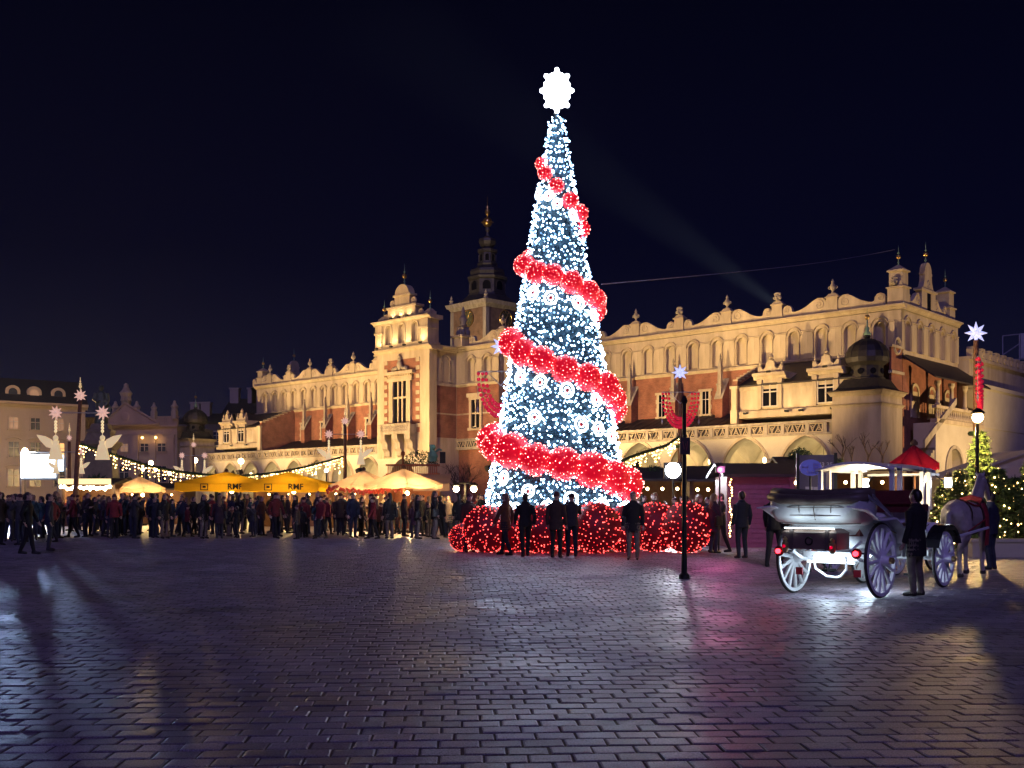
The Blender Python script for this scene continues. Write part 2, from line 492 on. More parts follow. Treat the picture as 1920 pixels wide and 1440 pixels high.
# north gable wall
mb = MB(); mb.M = Matrix.Rotation(R(90), 4, 'Z')            # panel x -> hall y (to the west negative), outward -> -x
for k in range(5):
    c = -1.4 - 2.8*k
    arch_bay(mb, c-1.4, c+1.4, Z_STR, Z_FR, c, .50, Z_SPR, Z_SILL, 0, .34)
mb.build('north_wall', STONE, hall)
nb = blind_arch(2.8)
for k in range(5): obj('blind_arch', nb, hall, (0, -1.4-2.8*k, 0), R(90))
mb = MB()
cornice(mb, -.42, 49, 0, Z_COR); cornice(mb, 57, 101.8, 0, Z_COR)
mb.build('cornice', STONE, hall)
mb = MB(); mb.M = Matrix.Rotation(R(90), 4, 'Z'); cornice(mb, -14.4, -.31, 0, Z_COR+.002); mb.build('cornice', STONE, hall)
mb = MB()
mb.extrude_x([(-.3,Z_STR-.14),(.05,Z_STR-.14),(.10,Z_STR-.02),(.24,Z_STR+.08),(.24,Z_STR+.18),(.02,Z_STR+.30),(-.3,Z_STR+.30)], -.25, 49)
mb.extrude_x([(-.3,Z_STR-.14),(.05,Z_STR-.14),(.10,Z_STR-.02),(.24,Z_STR+.08),(.24,Z_STR+.18),(.02,Z_STR+.30),(-.3,Z_STR+.30)], 57, 101.6)
mb.build('string_course', STONE, hall)
mb = MB(); mb.box(.36, 101, -13.6, -.36, 0, Z_FR+.3); mb.build('hall_core', STONE2, hall)
mb = MB(); mb.box(.03, 49, -.34, -.02, 0, Z_STR-.1); mb.box(57, 101.3, -.34, -.02, 0, Z_STR-.1); mb.box(.0,.33,-13.9,-.345, 0, Z_STR-.1)
mb.build('brick_wall', BRICK, hall)

# --- parapet scrolls, pedestals and urns
def scroll_mesh(L):
    k = L/4.46
    top = [(0,.95),(.12,1.22),(.42,1.45),(.85,1.48),(1.25,1.30),(1.7,1.02),(2.2,.74),(2.75,.54),(3.2,.46),(3.5,.52),(3.55,.85),(3.72,1.10),(4.0,1.18),(4.28,1.08),(4.46,.80)]
    poly = [(0,0)] + [(x*k, z) for x, z in top] + [(L,0)]
    mb = MB().extrude(poly, -.42, -.06)
    def spiral(cx, cz, r0, d, turns, a0):
        pts = []
        for i in range(26):
            f = i/25; a = a0 + d*2*math.pi*turns*f; r = r0*(1-.86*f)
            pts.append((cx+r*math.cos(a), -.05, cz+r*math.sin(a)))
        mb.tube(pts, [.075*(1-.4*i/25) for i in range(26)], 5)
    spiral(.70*k, .86, .50, 1, 1.7, R(60)); spiral(4.02*k, .76, .34, -1, 1.5, R(140))
    mb.tube([(x*k, -.24, z+.02) for x, z in top], [(.06,.24)]*len(top), 6, up=(0,0,1))
    mb.extrude([(.1,0),(L-.1,0),(L-.1,.30),(.1,.30)], -.059, .02)
    return mb.mesh('scroll', STONE)
def pedestal_mesh(h=1.5, w=.56):
    mb = MB()
    mb.box(-w-.06, w+.06, -.5, .12, 0, .22); mb.box(-w, w, -.45, .05, .22, h-.12)
    mb.box(-w-.10, w+.10, -.55, .16, h-.12, h); mb.taper((0,-.2), h, h+.28, w+.02, .3, w-.22, .16)
    return mb.mesh('pedestal', [STONE])
def urn_mesh():
    mb = MB().lathe([(.17,0),(.17,.1),(.10,.16),(.09,.24),(.24,.42),(.33,.62),(.31,.72),(.22,.78),(.24,.84),(.15,.94),(.11,1.05),(.16,1.12),(.10,1.22),(.03,1.42)], 10)
    for s in (-1, 1): mb.torus((s*.34,0,.6), .12, .04, 8, 5, 'y')
    return mb.mesh('urn', STONE2, True)
def mask_mesh():
    mb = MB().sphere((0,0,.42), .36, 10, 8, sc=(1,.85,1.05))
    mb.lathe([(.30,0),(.22,.12),(.30,.2)], 10)
    for k in range(5):
        a = R(-50+25*k+90); mb.sphere((.34*math.cos(a), .1, .62+.16*math.sin(a)), .14, 6, 5)
    mb.sphere((0,.33,.38), .10, 6, 5, sc=(.7,1,1.3)); mb.sphere((0,.27,.20), .15, 6, 5, sc=(1,.8,.7))
    for s in (-1, 1): mb.sphere((s*.30,.12,.34), .17, 6, 5)
    return mb.mesh('carved_mask', STONE2, True)
SCR, SCRL, PED, URN, MASK = scroll_mesh(4.46), scroll_mesh(3.95), pedestal_mesh(), urn_mesh(), mask_mesh()
def parapet(x_first, pitch, n, scr, first_tall):
    for k in range(n):
        x = x_first + pitch*k; tall = (k % 2 == 0) == first_tall
        obj('pedestal', PED, hall, (x, 0, Z_COR+.002))
        obj('urn' if tall else 'carved_mask', URN if tall else MASK, hall, (x, -.2, Z_COR+1.76))
        L = pitch-1.2
        if tall:
            obj('scroll', scr, hall, (x+.6, 0, Z_COR+.001))
            obj('scroll', scr, hall, (x-.6, 0, Z_COR+.001), scale=(-1,1,1))
        
parapet(6.57, 5.66, 7, SCR, True)
parapet(67.7, 5.05, 7, SCRL, True)
obj('scroll', SCRL, hall, (2.15+3.8, 0, Z_COR+.0015), scale=(-.95,1,1)) if False else None
def finial_mesh(h=1.0):
    mb = MB().lathe([(.16,0),(.10,.12),(.05,.25),(.12,.34),(.06,.42),(.05,.7)], 8, mi=0)
    mb.sphere((0,0,.92), .24, 10, 8, 1)
    mb.lathe([(.05,1.1),(.05,1.25),(.12,1.33),(.04,1.42),(.03,1.7),(.005,2.2)], 8, mi=0)
    return mb.mesh('finial', [VERDI, GOLD], True)
FIN = finial_mesh()
def pinnacle(s, t, z0, w, hs, parent=hall, top='cap'):
    mb = MB()
    h1, h2 = hs
    mb.box(s-w, s+w, t-w, t+w, z0, z0+h1); mb.box(s-w-.12, s+w+.12, t-w-.12, t+w+.12, z0+h1, z0+h1+.12)
    w2 = w*.86
    mb.box(s-w2, s+w2, t-w2, t+w2, z0+h1+.12, z0+h1+h2); mb.box(s-w-.05, s+w+.05, t-w-.05, t+w+.05, z0+h1+h2, z0+h1+h2+.12)
    mb.taper((s, t), z0+h1+h2+.12, z0+h1+h2+.6, w+.03, w+.03, .14, .14)
    o = mb.build('pinnacle', STONE, parent)
    f = obj('finial', FIN, o, (s, t, z0+h1+h2+.58), scale=.85)
    return o
pinnacle(.55, -.75, Z_COR, .72, (1.5, 1.5))
pinnacle(.75, -12.6, Z_COR, .72, (1.2, 1.6))
pinnacle(100.7, -.75, Z_COR, .72, (1.2, 1.0)); pinnacle(100.7, -13, Z_COR, .72, (1.2, 1.3))
obj('carved_mask', MASK, hall, (.55, .05, Z_COR+1.75), scale=.8)
obj('scroll', SCR, hall, (5.97-.001, 0, Z_COR), scale=(-1,1,1)) if False else None
def bell_gable(s, t, z0, parent=hall):
    """curved gable of the end walls, seen along the y axis"""
    mb = MB(); mb.M = Matrix.Translation((s, t, z0)) @ Matrix.Rotation(R(90), 4, 'Z')
    mb.box(-1.7, 1.7, -.5, .1, 0, 1.9); mb.box(-1.95, 1.95, -.6, .2, 1.9, 2.1)
    prof = [(-1.55,2.1),(-1.15,2.35),(-.9,2.9),(-.82,3.5),(-.95,3.5),(-.95,3.7),(-.82,3.72),(-.78,4.1),(-.55,4.45),(-.2,4.65)]
    mb.extrude(prof + [(-x, z) for x, z in reversed(prof)], -.45, .05)
    o = mb.build('bell_gable', STONE, parent)
    m2 = MB(); m2.M = mb.M; m2.box(-.42, .42, .101, .13, .1, 1.75); m2.build('gable_opening', GLASS, o)
    m3 = MB(); m3.M = mb.M; m3.torus((0,.08,2.75), .22, .06, 12, 5, 'y'); m3.torus((0,.08,2.35), .15, .05, 12, 5, 'y'); m3.build('carved_rosette', STONE2, o)
    obj('finial', FIN, o, (s+.2, t, z0+4.6), scale=.95)
bell_gable(0, -6.2, Z_COR); bell_gable(101.2, -7, Z_COR)
for t0, sc in ((-1.6, -1), (-7.95, 1), (-7.95-3.9, -1)):
    pass
ns = scroll_mesh(2.9)
for y, m in ((-4.4, -1), (-8.0, 1)):
    o = obj('scroll', ns, hall, (0, y, Z_COR+.002), R(90), scale=(-m, 1, 1))

# --- buttress pinnacles and windows on the brick zone
def buttress():
    b = MB(); b.extrude_x([(0,9.2),(1.25,9.2),(1.25,11.6),(.95,12.1),(0,13.6)], -.42, .42)
    return b.mesh('buttress', BRICK)
def buttress_cap():
    b = MB()
    b.extrude_x([(-.0,13.62),(.97,12.12),(1.32,11.6),(1.32,11.72),(1.02,12.26),(.0,13.76)], -.47, .47)
    b.box(-.24,.24,.72,1.20,11.9,13.0); b.taper((0,.96),13.0,13.15,.32,.32,.30,.30)
    b.box(-.19,.19,.77,1.15,13.15,14.55); b.taper((0,.96),14.55,14.7,.28,.28,.26,.26)
    b.taper((0,.96),14.7,15.5,.2,.2,.10,.10); b.lathe([(.1,15.5),(.15,15.6),(.07,15.7),(.13,15.86),(.02,16.2)],8,(0,.96,0))
    return b.mesh('buttress_pinnacle', STONE2)
BUT, BUTP = buttress(), buttress_cap()
def hall_window():
    root = MB()
    for s in (-1, 1):
        for k in range(5):
            w = .30 if k % 2 else .20
            lo, hi = sorted((s*.43, s*(.43+w))); root.box(lo, hi, -.03, .07, 10.3+k*.46, 10.3+(k+1)*.46-.012)
    root.box(-.8,.8,-.03,.12,12.6,12.85); root.box(-.75,.75,-.03,.14,10.05,10.29)
    fr = MB(); fr.box(-.03,.03,.0,.04,10.3,12.6); fr.box(-.43,.43,.005,.045,11.75,11.82)
    for a, b in ((-.43,-.37),(.37,.43)): fr.box(a,b,.0,.04,10.3,12.6)
    gl = MB(); gl.box(-.43,.43,-.02,.002,10.3,12.6)
    return root.mesh('window', STONE), fr.mesh('window_frame', WHITEW), gl.mesh('pane', GLASS)
WIN, WFR, WPN = hall_window()
def place_window(s, t=0, z=0, parent=hall, rot=0):
    o = obj('window', WIN, parent, (s, t, z), rot); obj('window_frame', WFR, o); obj('pane', WPN, o)
for s in (20.3, 25.7, 31.1): place_window(s)
for s in (74.3, 79.4, 84.5, 89.3): place_window(s)
for s in (18.0, 23.6, 29.2, 34.9, 67.6, 72.6, 77.6, 82.7, 87.7):
    o = obj('buttress', BUT, hall, (s, 0, 0)); obj('buttress_pinnacle', BUTP, o)

# --- arcade: open pointed arches, vaults, balustrade, lean-to roof
T = 6.4
def arcade(centres, pitch, x_lo, x_hi):
    mb = MB()
    for c in centres:
        arch_bay(mb, c-pitch/2, c+pitch/2, 0, 7.25, c, pitch*.40, 4.1, 0, T, .9, back=False, pointed=True, n=16)
        arch_bay(mb, c-pitch/2, c+pitch/2, 0, 7.25, c, pitch*.40, 4.1, 0, T-.901, .01, back=False, pointed=True, n=16)
    a, b = min(centres)-pitch/2, max(centres)+pitch/2
    if a > x_lo+.05: mb.box(x_lo, a-.002, T-.9, T-.002, 0, 7.25)
    if b < x_hi-.05: mb.box(b+.002, x_hi, T-.9, T-.002, 0, 7.25)
    mb.build('arcade_wall', PLASTER, hall)
    ab = MB(); arch_band(ab, 0, pitch*.40, 4.1, 1.0, .22, T-.1, T+.09, True, 16); arch_band(ab, 0, pitch*.40-.0, 4.1, 1.0, .09, T-.1, T+.14, True, 16)
    am = ab.mesh('arch_moulding', STONE)
    for c in centres: obj('arch_moulding', am, hall, (c, 0, 0))
    # groin vault over each bay
    vb = MB(); n = 14; D = T-.95
    for i in range(n+1):
        for j in range(n+1):
            x = -pitch/2 + pitch*i/n; y = .05 + D*j/n
            z = max(arch_z(x, pitch/2, 3.9, True)-(.35), arch_z((y-.05-D/2), D/2, 3.9, True)-.15)
            vb.v.append((x, y, min(z, 7.1)))
    for i in range(n):
        for j in range(n):
            k = i*(n+1)+j; vb.f.append((k, k+1, k+n+2, k+n+1)); vb.m.append(0)
    vm = vb.mesh('vault', PLASTER, True)
    for c in centres: obj('vault', vm, hall, (c, 0, 0))
    w = MB(); w.box(min(centres)-pitch/2, max(centres)+pitch/2, -.015, .03, 0, 7.2); w.build('arcade_rear_wall', PLASTER, hall)
RA = [5.97+6.0*k for k in range(6)]; LA = [66.4+5.35*k for k in range(8)]
arcade(RA, 6.0, 2.9, 39.2); arcade(LA, 5.35, 57.95, 106.2)
def tracery(w, nf):
    """a balustrade panel: frame round pierced trefoil-like tracery"""
    h0, h1 = 7.48, 8.26
    fr = MB(); fr.box(-w/2,w/2,-.06,.10,h0,h0+.07); fr.box(-w/2,w/2,-.06,.10,h1-.07,h1)
    fr.box(-w/2,-w/2+.07,-.06,.098,h0+.071,h1-.071); fr.box(w/2-.07,w/2,-.06,.098,h0+.071,h1-.071)
    step = (w-.14)/nf
    for k in range(nf):
        x = -w/2+.07+step*(k+.5); s = 1 if k % 2 == 0 else -1; zc = (h0+h1)/2
        fr.tube([(x-step/2,.03,zc-s*.30),(x-step*.2,.03,zc-s*.05),(x,.03,zc+s*.31)], .05, 5)
        fr.tube([(x+step/2,.03,zc-s*.30),(x+step*.2,.03,zc-s*.05),(x,.03,zc+s*.31)], .05, 5)
        fr.torus((x,.02,zc-s*.10), .10, .035, 8, 4, 'y')
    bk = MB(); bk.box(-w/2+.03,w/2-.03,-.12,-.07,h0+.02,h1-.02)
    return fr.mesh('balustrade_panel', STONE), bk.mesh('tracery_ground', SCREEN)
TW, TN = tracery(2.15, 4), tracery(1.35, 2)
def balustrade(x0, x1, pitch, t):
    mb = MB()
    mb.box(x0, x1, t-.5, t+.16, 7.26, 7.44); mb.box(x0, x1, t-.4, t+.20, 8.30, 8.52); mb.box(x0, x1, t-.4, t-.13, 7.44, 8.30)
    rail = mb.build('balustrade', STONE2, hall)
    n = int((x1-x0)/pitch); x = x0 + ((x1-x0)-n*pitch)/2
    pm = MB().box(-.17,.17,-.1,.13,7.441,8.299).mesh('balustrade_pier', STONE2)
    for k in range(n):
        c = x+pitch*(k+.5)
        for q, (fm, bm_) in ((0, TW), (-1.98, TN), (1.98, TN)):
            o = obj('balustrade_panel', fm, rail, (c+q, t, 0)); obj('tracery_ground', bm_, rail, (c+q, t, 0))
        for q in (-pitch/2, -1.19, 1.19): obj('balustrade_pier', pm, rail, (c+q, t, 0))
balustrade(3.4, 39.3, 5.75, T); balustrade(58, 106.2, 5.35, T)
mb = MB()
for a, b in ((13.4, 38), (57.95, 91.5)):
    mb.extrude_x([(-.02,10.15),(T-.4,7.9),(T-.4,7.7),(-.02,9.9)], a, b)
    for k in range(int((b-a)/.75)):
        x = a+.4+.75*k; mb.extrude_x([(.001,10.14),(T-.4,7.90),(T-.4,7.95),(.001,10.19)], x, x+.05)
mb.build('aisle_roof', ROOF, hall)

# --- end annexes with dormers
def dormer(s, t=5.5):
    o = MB()
    o.box(s-1.25,s+1.25,t-2.6,t-.02,9.9,12.95)
    for q in (-1, 1):
        o.box(s+q*1.02-.20, s+q*1.02+.20, t-.3, t+.16, 9.9, 12.6); o.box(s+q*1.02-.25, s+q*1.02+.25, t-.3, t+.20, 12.3, 12.6)
    o.extrude_x([(t-2.7,12.6),(t+.08,12.6),(t+.14,12.85),(t+.42,12.95),(t+.42,13.2),(t-2.7,13.2)], s-1.65, s+1.65)
    d = o.build('dormer', STONE, hall)
    c = MB(); c.extrude([(s-1.25,13.21),(s+1.25,13.21),(s+1.25,13.75),(s+.95,13.78),(s+.75,13.5),(s+.48,13.7),(s+.4,14.2),(s+.25,14.3),(s-.25,14.3),(s-.4,14.2),(s-.48,13.7),(s-.75,13.5),(s-.95,13.78),(s-1.25,13.75)], t-.35, t+.05)
    c.lathe([(.22,14.3),(.3,14.4),(.1,14.5),(.25,14.62),(.03,15.05)], 8, (s,t-.15,0))
    for q in (-1, 1): c.lathe([(.16,13.75),(.2,13.85),(.08,13.95),(.14,14.05),(.02,14.4)], 8, (s+q*1.1,t-.15,0))
    c.build('crest', STONE, d)
    w = MB(); w.box(s-.72,s+.72,t-.019,t+.01,10.15,12.1); w.build('pane', GLASS, d)
    f = MB()
    f.box(s-.78,s+.78,t-.01,t+.12,12.1,12.22); f.box(s-.78,s+.78,t-.01,t+.16,10.03,10.15); f.box(s-.06,s+.06,t-.01,t+.08,10.15,12.1); f.box(s-.72,s+.72,t-.01,t+.075,11.38,11.5)
    for q in (-.78,.70): f.box(s+q,s+q+.08,t-.01,t+.10,10.15,12.1)
    f.build('window_frame', WHITEW, d)
def annex(s0, s1, dorm, side):
    t = 5.4
    mb = MB(); mb.box(s0, s1, .04, t, 9.1, 11.9); mb.box(s0-.05, s1+.05, t-.2, t+.12, 11.7, 12.05); mb.box(s0-.05,s1+.05,t-.2,t+.35,9.1,9.75)
    a = mb.build('annex', STONE, hall)
    r = MB(); r.extrude_x([(.0,14.55),(t+.3,12.06),(t+.3,12.18),(.0,14.72)], s0-.1, s1+.1); r.build('annex_roof', ROOF, a)
    for s in dorm: dormer(s)
    # corner pier with scroll and the crow-stepped brick side wall
    x = side
    b = MB(); n = 9
    for k in range(n):
        y0 = (t+.4)*k/n; y1 = (t+.4)*(k+1)/n; b.box(x-.2, x+.2, y0+.001, y1, 8.5, 14.75-2.35*k/n)
    b.build('crow_stepped_wall', BRICK, a)
    c = MB()
    for k in range(n):
        y0 = (t+.4)*k/n; y1 = (t+.4)*(k+1)/n; c.box(x-.26, x+.26, y0+.002, y1+.03, 14.752-2.35*k/n, 14.90-2.35*k/n)
    c.build('step_coping', STONE, a)
    p = MB(); q = x; p.box(q-.35,q+.35,t+.41,t+.75,8.6,9.9); p.box(q-.28,q+.28,t+.42,t+.7,9.9,11.9); p.box(q-.42,q+.42,t+.4,t+.82,11.9,12.15)
    p.build('corner_pier', STONE, a)
annex(.5, 13.2, (9.95, 4.5), 13.4)
annex(91.8, 103.5, (101.0, 97.1), 91.6)

# --- corner pavilions with domes
def pavilion(s0, s1, t0, t1, zc, sc=1.0):
    mb = MB(); mb.box(s0, s1, t0, t1, 0, zc-.9)
    cx, cy = (s0+s1)/2, (t0+t1)/2; a, b = (s1-s0)/2, (t1-t0)/2
    def ring(z0, z1, p): mb.taper((cx,cy), z0, z1, a+p*.4, b+p*.4, a+p, b+p)
    ring(zc-1.35, zc-1.2, .10); ring(zc-1.2, zc-1.1, .22); mb.box(s0+.02,s1-.02,t0+.02,t1-.02,zc-1.1,zc-.3); ring(zc-.35, zc-.12, .25); ring(zc-.12, zc, .42)
    mb.box(s0-.15,s1+.15,t0-.15,t1+.15,0,.9)
    o = mb.build('corner_pavilion', STONE, hall)
    r = MB(); r.taper((cx,cy), zc+.001, zc+.25, a+.5, b+.5, a*.9, b*.9); r.taper((cx,cy), zc+.25, zc+1.15, a*.9, b*.9, 1.45, 1.45)
    r.lathe([(1.5,zc+1.1),(1.5,zc+1.25),(1.35,zc+1.3),(1.35,zc+2.3),(1.55,zc+2.45),(1.78,zc+2.6),(1.86,zc+3.0),(1.78,zc+3.5),(1.5,zc+4.0),(1.05,zc+4.4),(.5,zc+4.65),(.2,zc+4.75),(.32,zc+4.9),(.2,zc+5.1)], 16, (cx,cy,0))
    for k in range(8):
        an = R(22.5+45*k); r.tube([(cx+q*math.cos(an), cy+q*math.sin(an), z) for q, z in ((1.87,zc+3.0),(1.79,zc+3.5),(1.51,zc+4.0),(1.06,zc+4.4),(.5,zc+4.66))], .04, 5)
    rf = r.build('dome', LEAD, o)
    for k in range(8):
        an = R(45*k); w = MB(); w.M = Matrix.Translation((cx+1.28*math.cos(an), cy+1.28*math.sin(an), zc+1.8)) @ Matrix.Rotation(an-R(90), 4, 'Z')
        w.lathe([(.26,0),(.26,.13)], 12); me_m = w
        m2 = MB(); m2.M = Matrix.Translation((cx+1.27*math.cos(an), cy+1.27*math.sin(an), zc+1.8)) @ Matrix.Rotation(an-R(90), 4, 'Z') @ Matrix.Rotation(R(-90), 4, 'X')
        m2.lathe([(.26,0),(.26,.12)], 12); m2.build('oculus', GLASS, o)
    f = MB(); f.lathe([(.25,zc+5.0),(.35,zc+5.15),(.15,zc+5.4),(.22,zc+5.6),(.07,zc+5.8),(.05,zc+6.4)], 8, (cx,cy,0)); f.sphere((cx,cy,zc+6.6), .22, 10, 7, 1); f.lathe([(.03,zc+6.8),(.01,zc+7.4)], 6, (cx,cy,0))
    f.build('finial', [VERDI, GOLD], o, smooth=True)
pavilion(-1.0, 3.35, 2.2, 6.7, 10.8)
pavilion(106.4, 110.2, 4.3, 8.6, 10.8)

# --- central projecting block B and tower front A
B0, B1, BT = 38.0, 49.2, 7.5
mb = MB()
for c in (46.8, 44.2, 41.6): arch_bay(mb, c-1.3, c+1.3, Z_STR, Z_FR, c, .50, Z_SPR, Z_SILL, BT, .34)
mb.box(B0, 40.299, BT-.6, BT, Z_STR, Z_FR); mb.box(48.101, B1, BT-.6, BT, Z_STR, Z_FR)
mb.build('transept_wall', STONE, hall)
bb = blind_arch(2.6)
for c in (46.8, 44.2, 41.6): obj('blind_arch', bb, hall, (c, BT, 0))
mb = MB(); mb.box(B0+.01, B1, -.3, BT-.36, 0, Z_FR); mb.box(B0+.02, B1, BT-.359, BT-.02, 7.3, Z_STR-.1); mb.build('transept_brick', BRICK, hall)
mb = MB(); cornice(mb, B0-.3, B1-.0, BT, Z_COR+.003); mb.extrude_x([(BT-.3,Z_STR-.14),(BT+.05,Z_STR-.14),(BT+.24,Z_STR+.08),(BT+.24,Z_STR+.18),(BT+.02,Z_STR+.30),(BT-.3,Z_STR+.30)], B0, B1)
mb.box(B0, B1, BT-.03, BT+.07, 11.25, 11.42)
for k in range(12):
    w = .5 if k % 2 else .3
    mb.box(B0-.02, B0+1.4+w, BT-.019, BT+.10, 7.4+k*.6, 7.4+(k+1)*.6-.015)
mb.build('transept_trim', STONE, hall)
w = MB()
w.box(45.0,45.35,BT-.019,BT+.16,9.7,13.2); w.box(46.65,47.0,BT-.019,BT+.16,9.7,13.2); w.box(44.8,47.2,BT-.019,BT+.22,9.4,9.7); w.box(44.7,47.3,BT-.019,BT+.30,13.2,13.65); w.box(44.95,47.05,BT-.019,BT+.18,12.9,13.2)
wo = w.build('window', STONE, hall)
w = MB(); w.lathe([(.11,9.7),(.11,9.9),(.08,10.0),(.07,12.5),(.12,12.7),(.12,12.9)], 8, (46.0,BT+.08,0)); w.build('mullion_column', STONE, wo)
w = MB(); w.box(45.35,46.65,BT-.018,BT+.01,9.7,12.9); w.build('pane', GLASS, wo)
mb = MB(); mb.box(B0, B1, BT-.4, BT+.12, 7.26, 7.44); mb.box(B0, B1, BT-.3, BT+.16, 8.30, 8.52); mb.box(B0, B1, BT-.3, BT-.0, 7.44, 8.30); bal2 = mb.build('balustrade', STONE2, hall)
for k, c in enumerate((48.3, 46.5, 44.4, 42.5, 40.6)):
    fm, bk = (TN, TW)[k % 2] if False else (TW if k % 2 else TN)
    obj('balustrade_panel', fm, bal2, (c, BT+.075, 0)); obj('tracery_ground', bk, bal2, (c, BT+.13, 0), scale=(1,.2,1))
# parapet on B and on its return
obj('pedestal', PED, hall, (42.0, BT, Z_COR+.005)); obj('urn', URN, hall, (42.0, BT-.2, Z_COR+1.76))
sB = scroll_mesh(4.6); obj('scroll', sB, hall, (42.6, BT, Z_COR+.004)); obj('scroll', scroll_mesh(3.2), hall, (41.4, BT, Z_COR+.004), scale=(-1,1,1))
mb = MB(); mb.box(47.4, 49.0, 6.3, 8.4, Z_COR+.004, Z_COR+1.1); mb.box(47.2,49.1,6.1,8.6,Z_COR+1.1,Z_COR+1.3); mb.taper((48.2,7.4),Z_COR+1.3,Z_COR+2.4,.45,.45,.3,.3)
mb.build('pedestal', STONE, hall)
mb = MB()
for a in range(4):
    an = R(45+90*a); mb.sphere((48.2+.55*math.cos(an), 7.4+.55*math.sin(an), Z_COR+1.7), .28, 8, 6, sc=(1,1,1.5)); mb.sphere((48.2+.55*math.cos(an), 7.4+.55*math.sin(an), Z_COR+2.25), .16, 8, 6)
mb.lathe([(.3,Z_COR+2.4),(.5,Z_COR+2.55),(.3,Z_COR+2.8),(.55,Z_COR+3.3),(.35,Z_COR+3.5),(.18,Z_COR+3.9),(.25,Z_COR+4.1),(.03,Z_COR+4.8)], 10, (48.2,7.4,0))
mb.build('carved_urn_group', STONE2, hall, smooth=True)

A0, A1, AT = 49.2, 57.9, 12.0
ar = MB(); arch_bay(ar, A0, A1, 0, 6.3, 53.6, 2.3, 3.3, 0, AT, 1.2, back=False, pointed=True, n=16); ar.build('tower_base', PLASTER, hall)
mb = MB()
mb.box(A0+.02, 50.6, 7.0, AT, 0, 6.3) if False else None
mb.box(A0, A1, 6.9, AT-.02, 6.3, Z_FR); mb.box(A0, A1, .1, 6.899, 0, Z_FR); mb.box(A0,A0+.5,6.9,AT-.02,0,6.299); mb.box(A1-.5,A1,6.9,AT-.02,0,6.299)
mb.box(A0-.28, A0+1.3, 10.9, AT+.05, 6.301, Z_FR-.01); mb.box(A1-1.15, A1+.1, 10.9, AT+.05, 6.301, Z_FR-.01)
mb.box(A0+1.3, A1-1.15, AT-.02, AT+.045, 17.75, Z_FR-.01)
tw = mb.build('tower_body', STONE, hall)
mb = MB(); cornice(mb, A0-.7, A1+.5, AT, Z_COR+.006, .55, .5, back=1.6)
mb.M = Matrix.Translation((A0-.2,0,0)) @ Matrix.Rotation(R(90),4,'Z'); cornice(mb, 7.5, AT, 0, Z_COR+.001, .55, .5)
mb.build('tower_cornice', STONE, hall)
mb = MB(); mb.box(A0+1.301, A1-1.151, AT-.019, AT+.02, 9.2, 17.749); mb.build('brick_panel', BRICK, hall)
mb = MB(); mb.box(A0-.012, A0+.02, 7.55, 10.85, 8.6, Z_STR-.1); mb.build('brick_panel', BRICK, hall)
mb = MB(); mb.box(A0-.10, A0+.02, 7.5, 10.9, Z_STR-.1, Z_STR+.25); mb.box(A0-.06, A0+.02, 7.5, 10.9, 11.25, 11.42); mb.build('string_course', STONE, hall)
nb2 = blind_arch(2.6); o = obj('blind_arch', nb2, hall, (A0-.01, 9.2, 0), R(90))
q = MB().box(-.32,.32,-.01,.09,0,.46).mesh('quoin', STONE)
for k in range(18):
    if k % 2 == 0: continue
    for s in (A0+1.62, A1-1.47): obj('quoin', q, hall, (s, AT+.021, 9.3+k*.47))
w = MB()
for s in (52.25, 55.3): w.box(s-.35,s+.35,AT+.021,AT+.30,10.4,15.2)
w.box(51.6,55.95,AT+.021,AT+.34,15.2,15.6); w.box(51.3,56.25,AT+.021,AT+.55,16.0,16.35); w.box(51.7,55.85,AT+.021,AT+.24,15.6,16.0)
for k in range(14): w.box(51.8+k*.29,51.8+k*.29+.16,AT+.241,AT+.42,15.78,15.99)
w.box(52.6,54.95,AT+.03,AT+.20,13.2,13.42)
for s in (53.4, 54.15): w.box(s-.11,s+.11,AT+.03,AT+.18,10.4,15.2)
wo = w.build('great_window', STONE, hall)
for a, b in ((52.6,53.29),(53.51,54.04),(54.26,54.95)):
    for z0, z1 in ((10.4,13.2),(13.42,15.2)): MB().box(a,b,AT+.022,AT+.05,z0,z1).build('pane', GLASS, wo)
c = MB()
for k in range(7):
    a = R(180*k/6); c.sphere((53.78+1.15*math.cos(a), AT+.2, 16.6+.15*math.sin(a)), .26, 7, 5)
c.sphere((53.78,AT+.25,17.1), .5, 8, 6, sc=(.9,.5,1.1)); c.sphere((53.78,AT+.25,17.7), .32, 8, 6, sc=(1,.5,1)); c.lathe([(.2,17.9),(.26,18.1),(.05,18.4)], 8, (53.78,AT+.22,0))
c.build('window_crest', STONE2, hall, smooth=True)
b = MB(); b.box(51.0,56.6,AT+.021,AT+1.1,9.05,9.25); b.box(51.05,56.55,AT+.95,AT+1.08,9.25,10.1); b.box(51.0,56.6,AT+.9,AT+1.15,10.1,10.25); b.box(51.05,51.2,AT+.021,AT+.949,9.25,10.1); b.box(56.4,56.55,AT+.021,AT+.949,9.25,10.1)
for k in range(12):
    for j in range(2): b.torus((51.6+.4*k, AT+1.09, 9.5+.36*j), .15, .04, 8, 4, 'y')
bo = b.build('balcony', STONE2, hall)
for s in (51.6, 53.8, 56.0):
    c = MB(); c.extrude_x([(AT+.021,6.4),(AT+.25,6.6),(AT+.3,7.1),(AT+.6,7.4),(AT+.65,8.0),(AT+1.0,8.4),(AT+1.05,9.04),(AT+.021,9.04)], s-.5, s+.5); c.build('balcony_bracket', STONE2, bo)
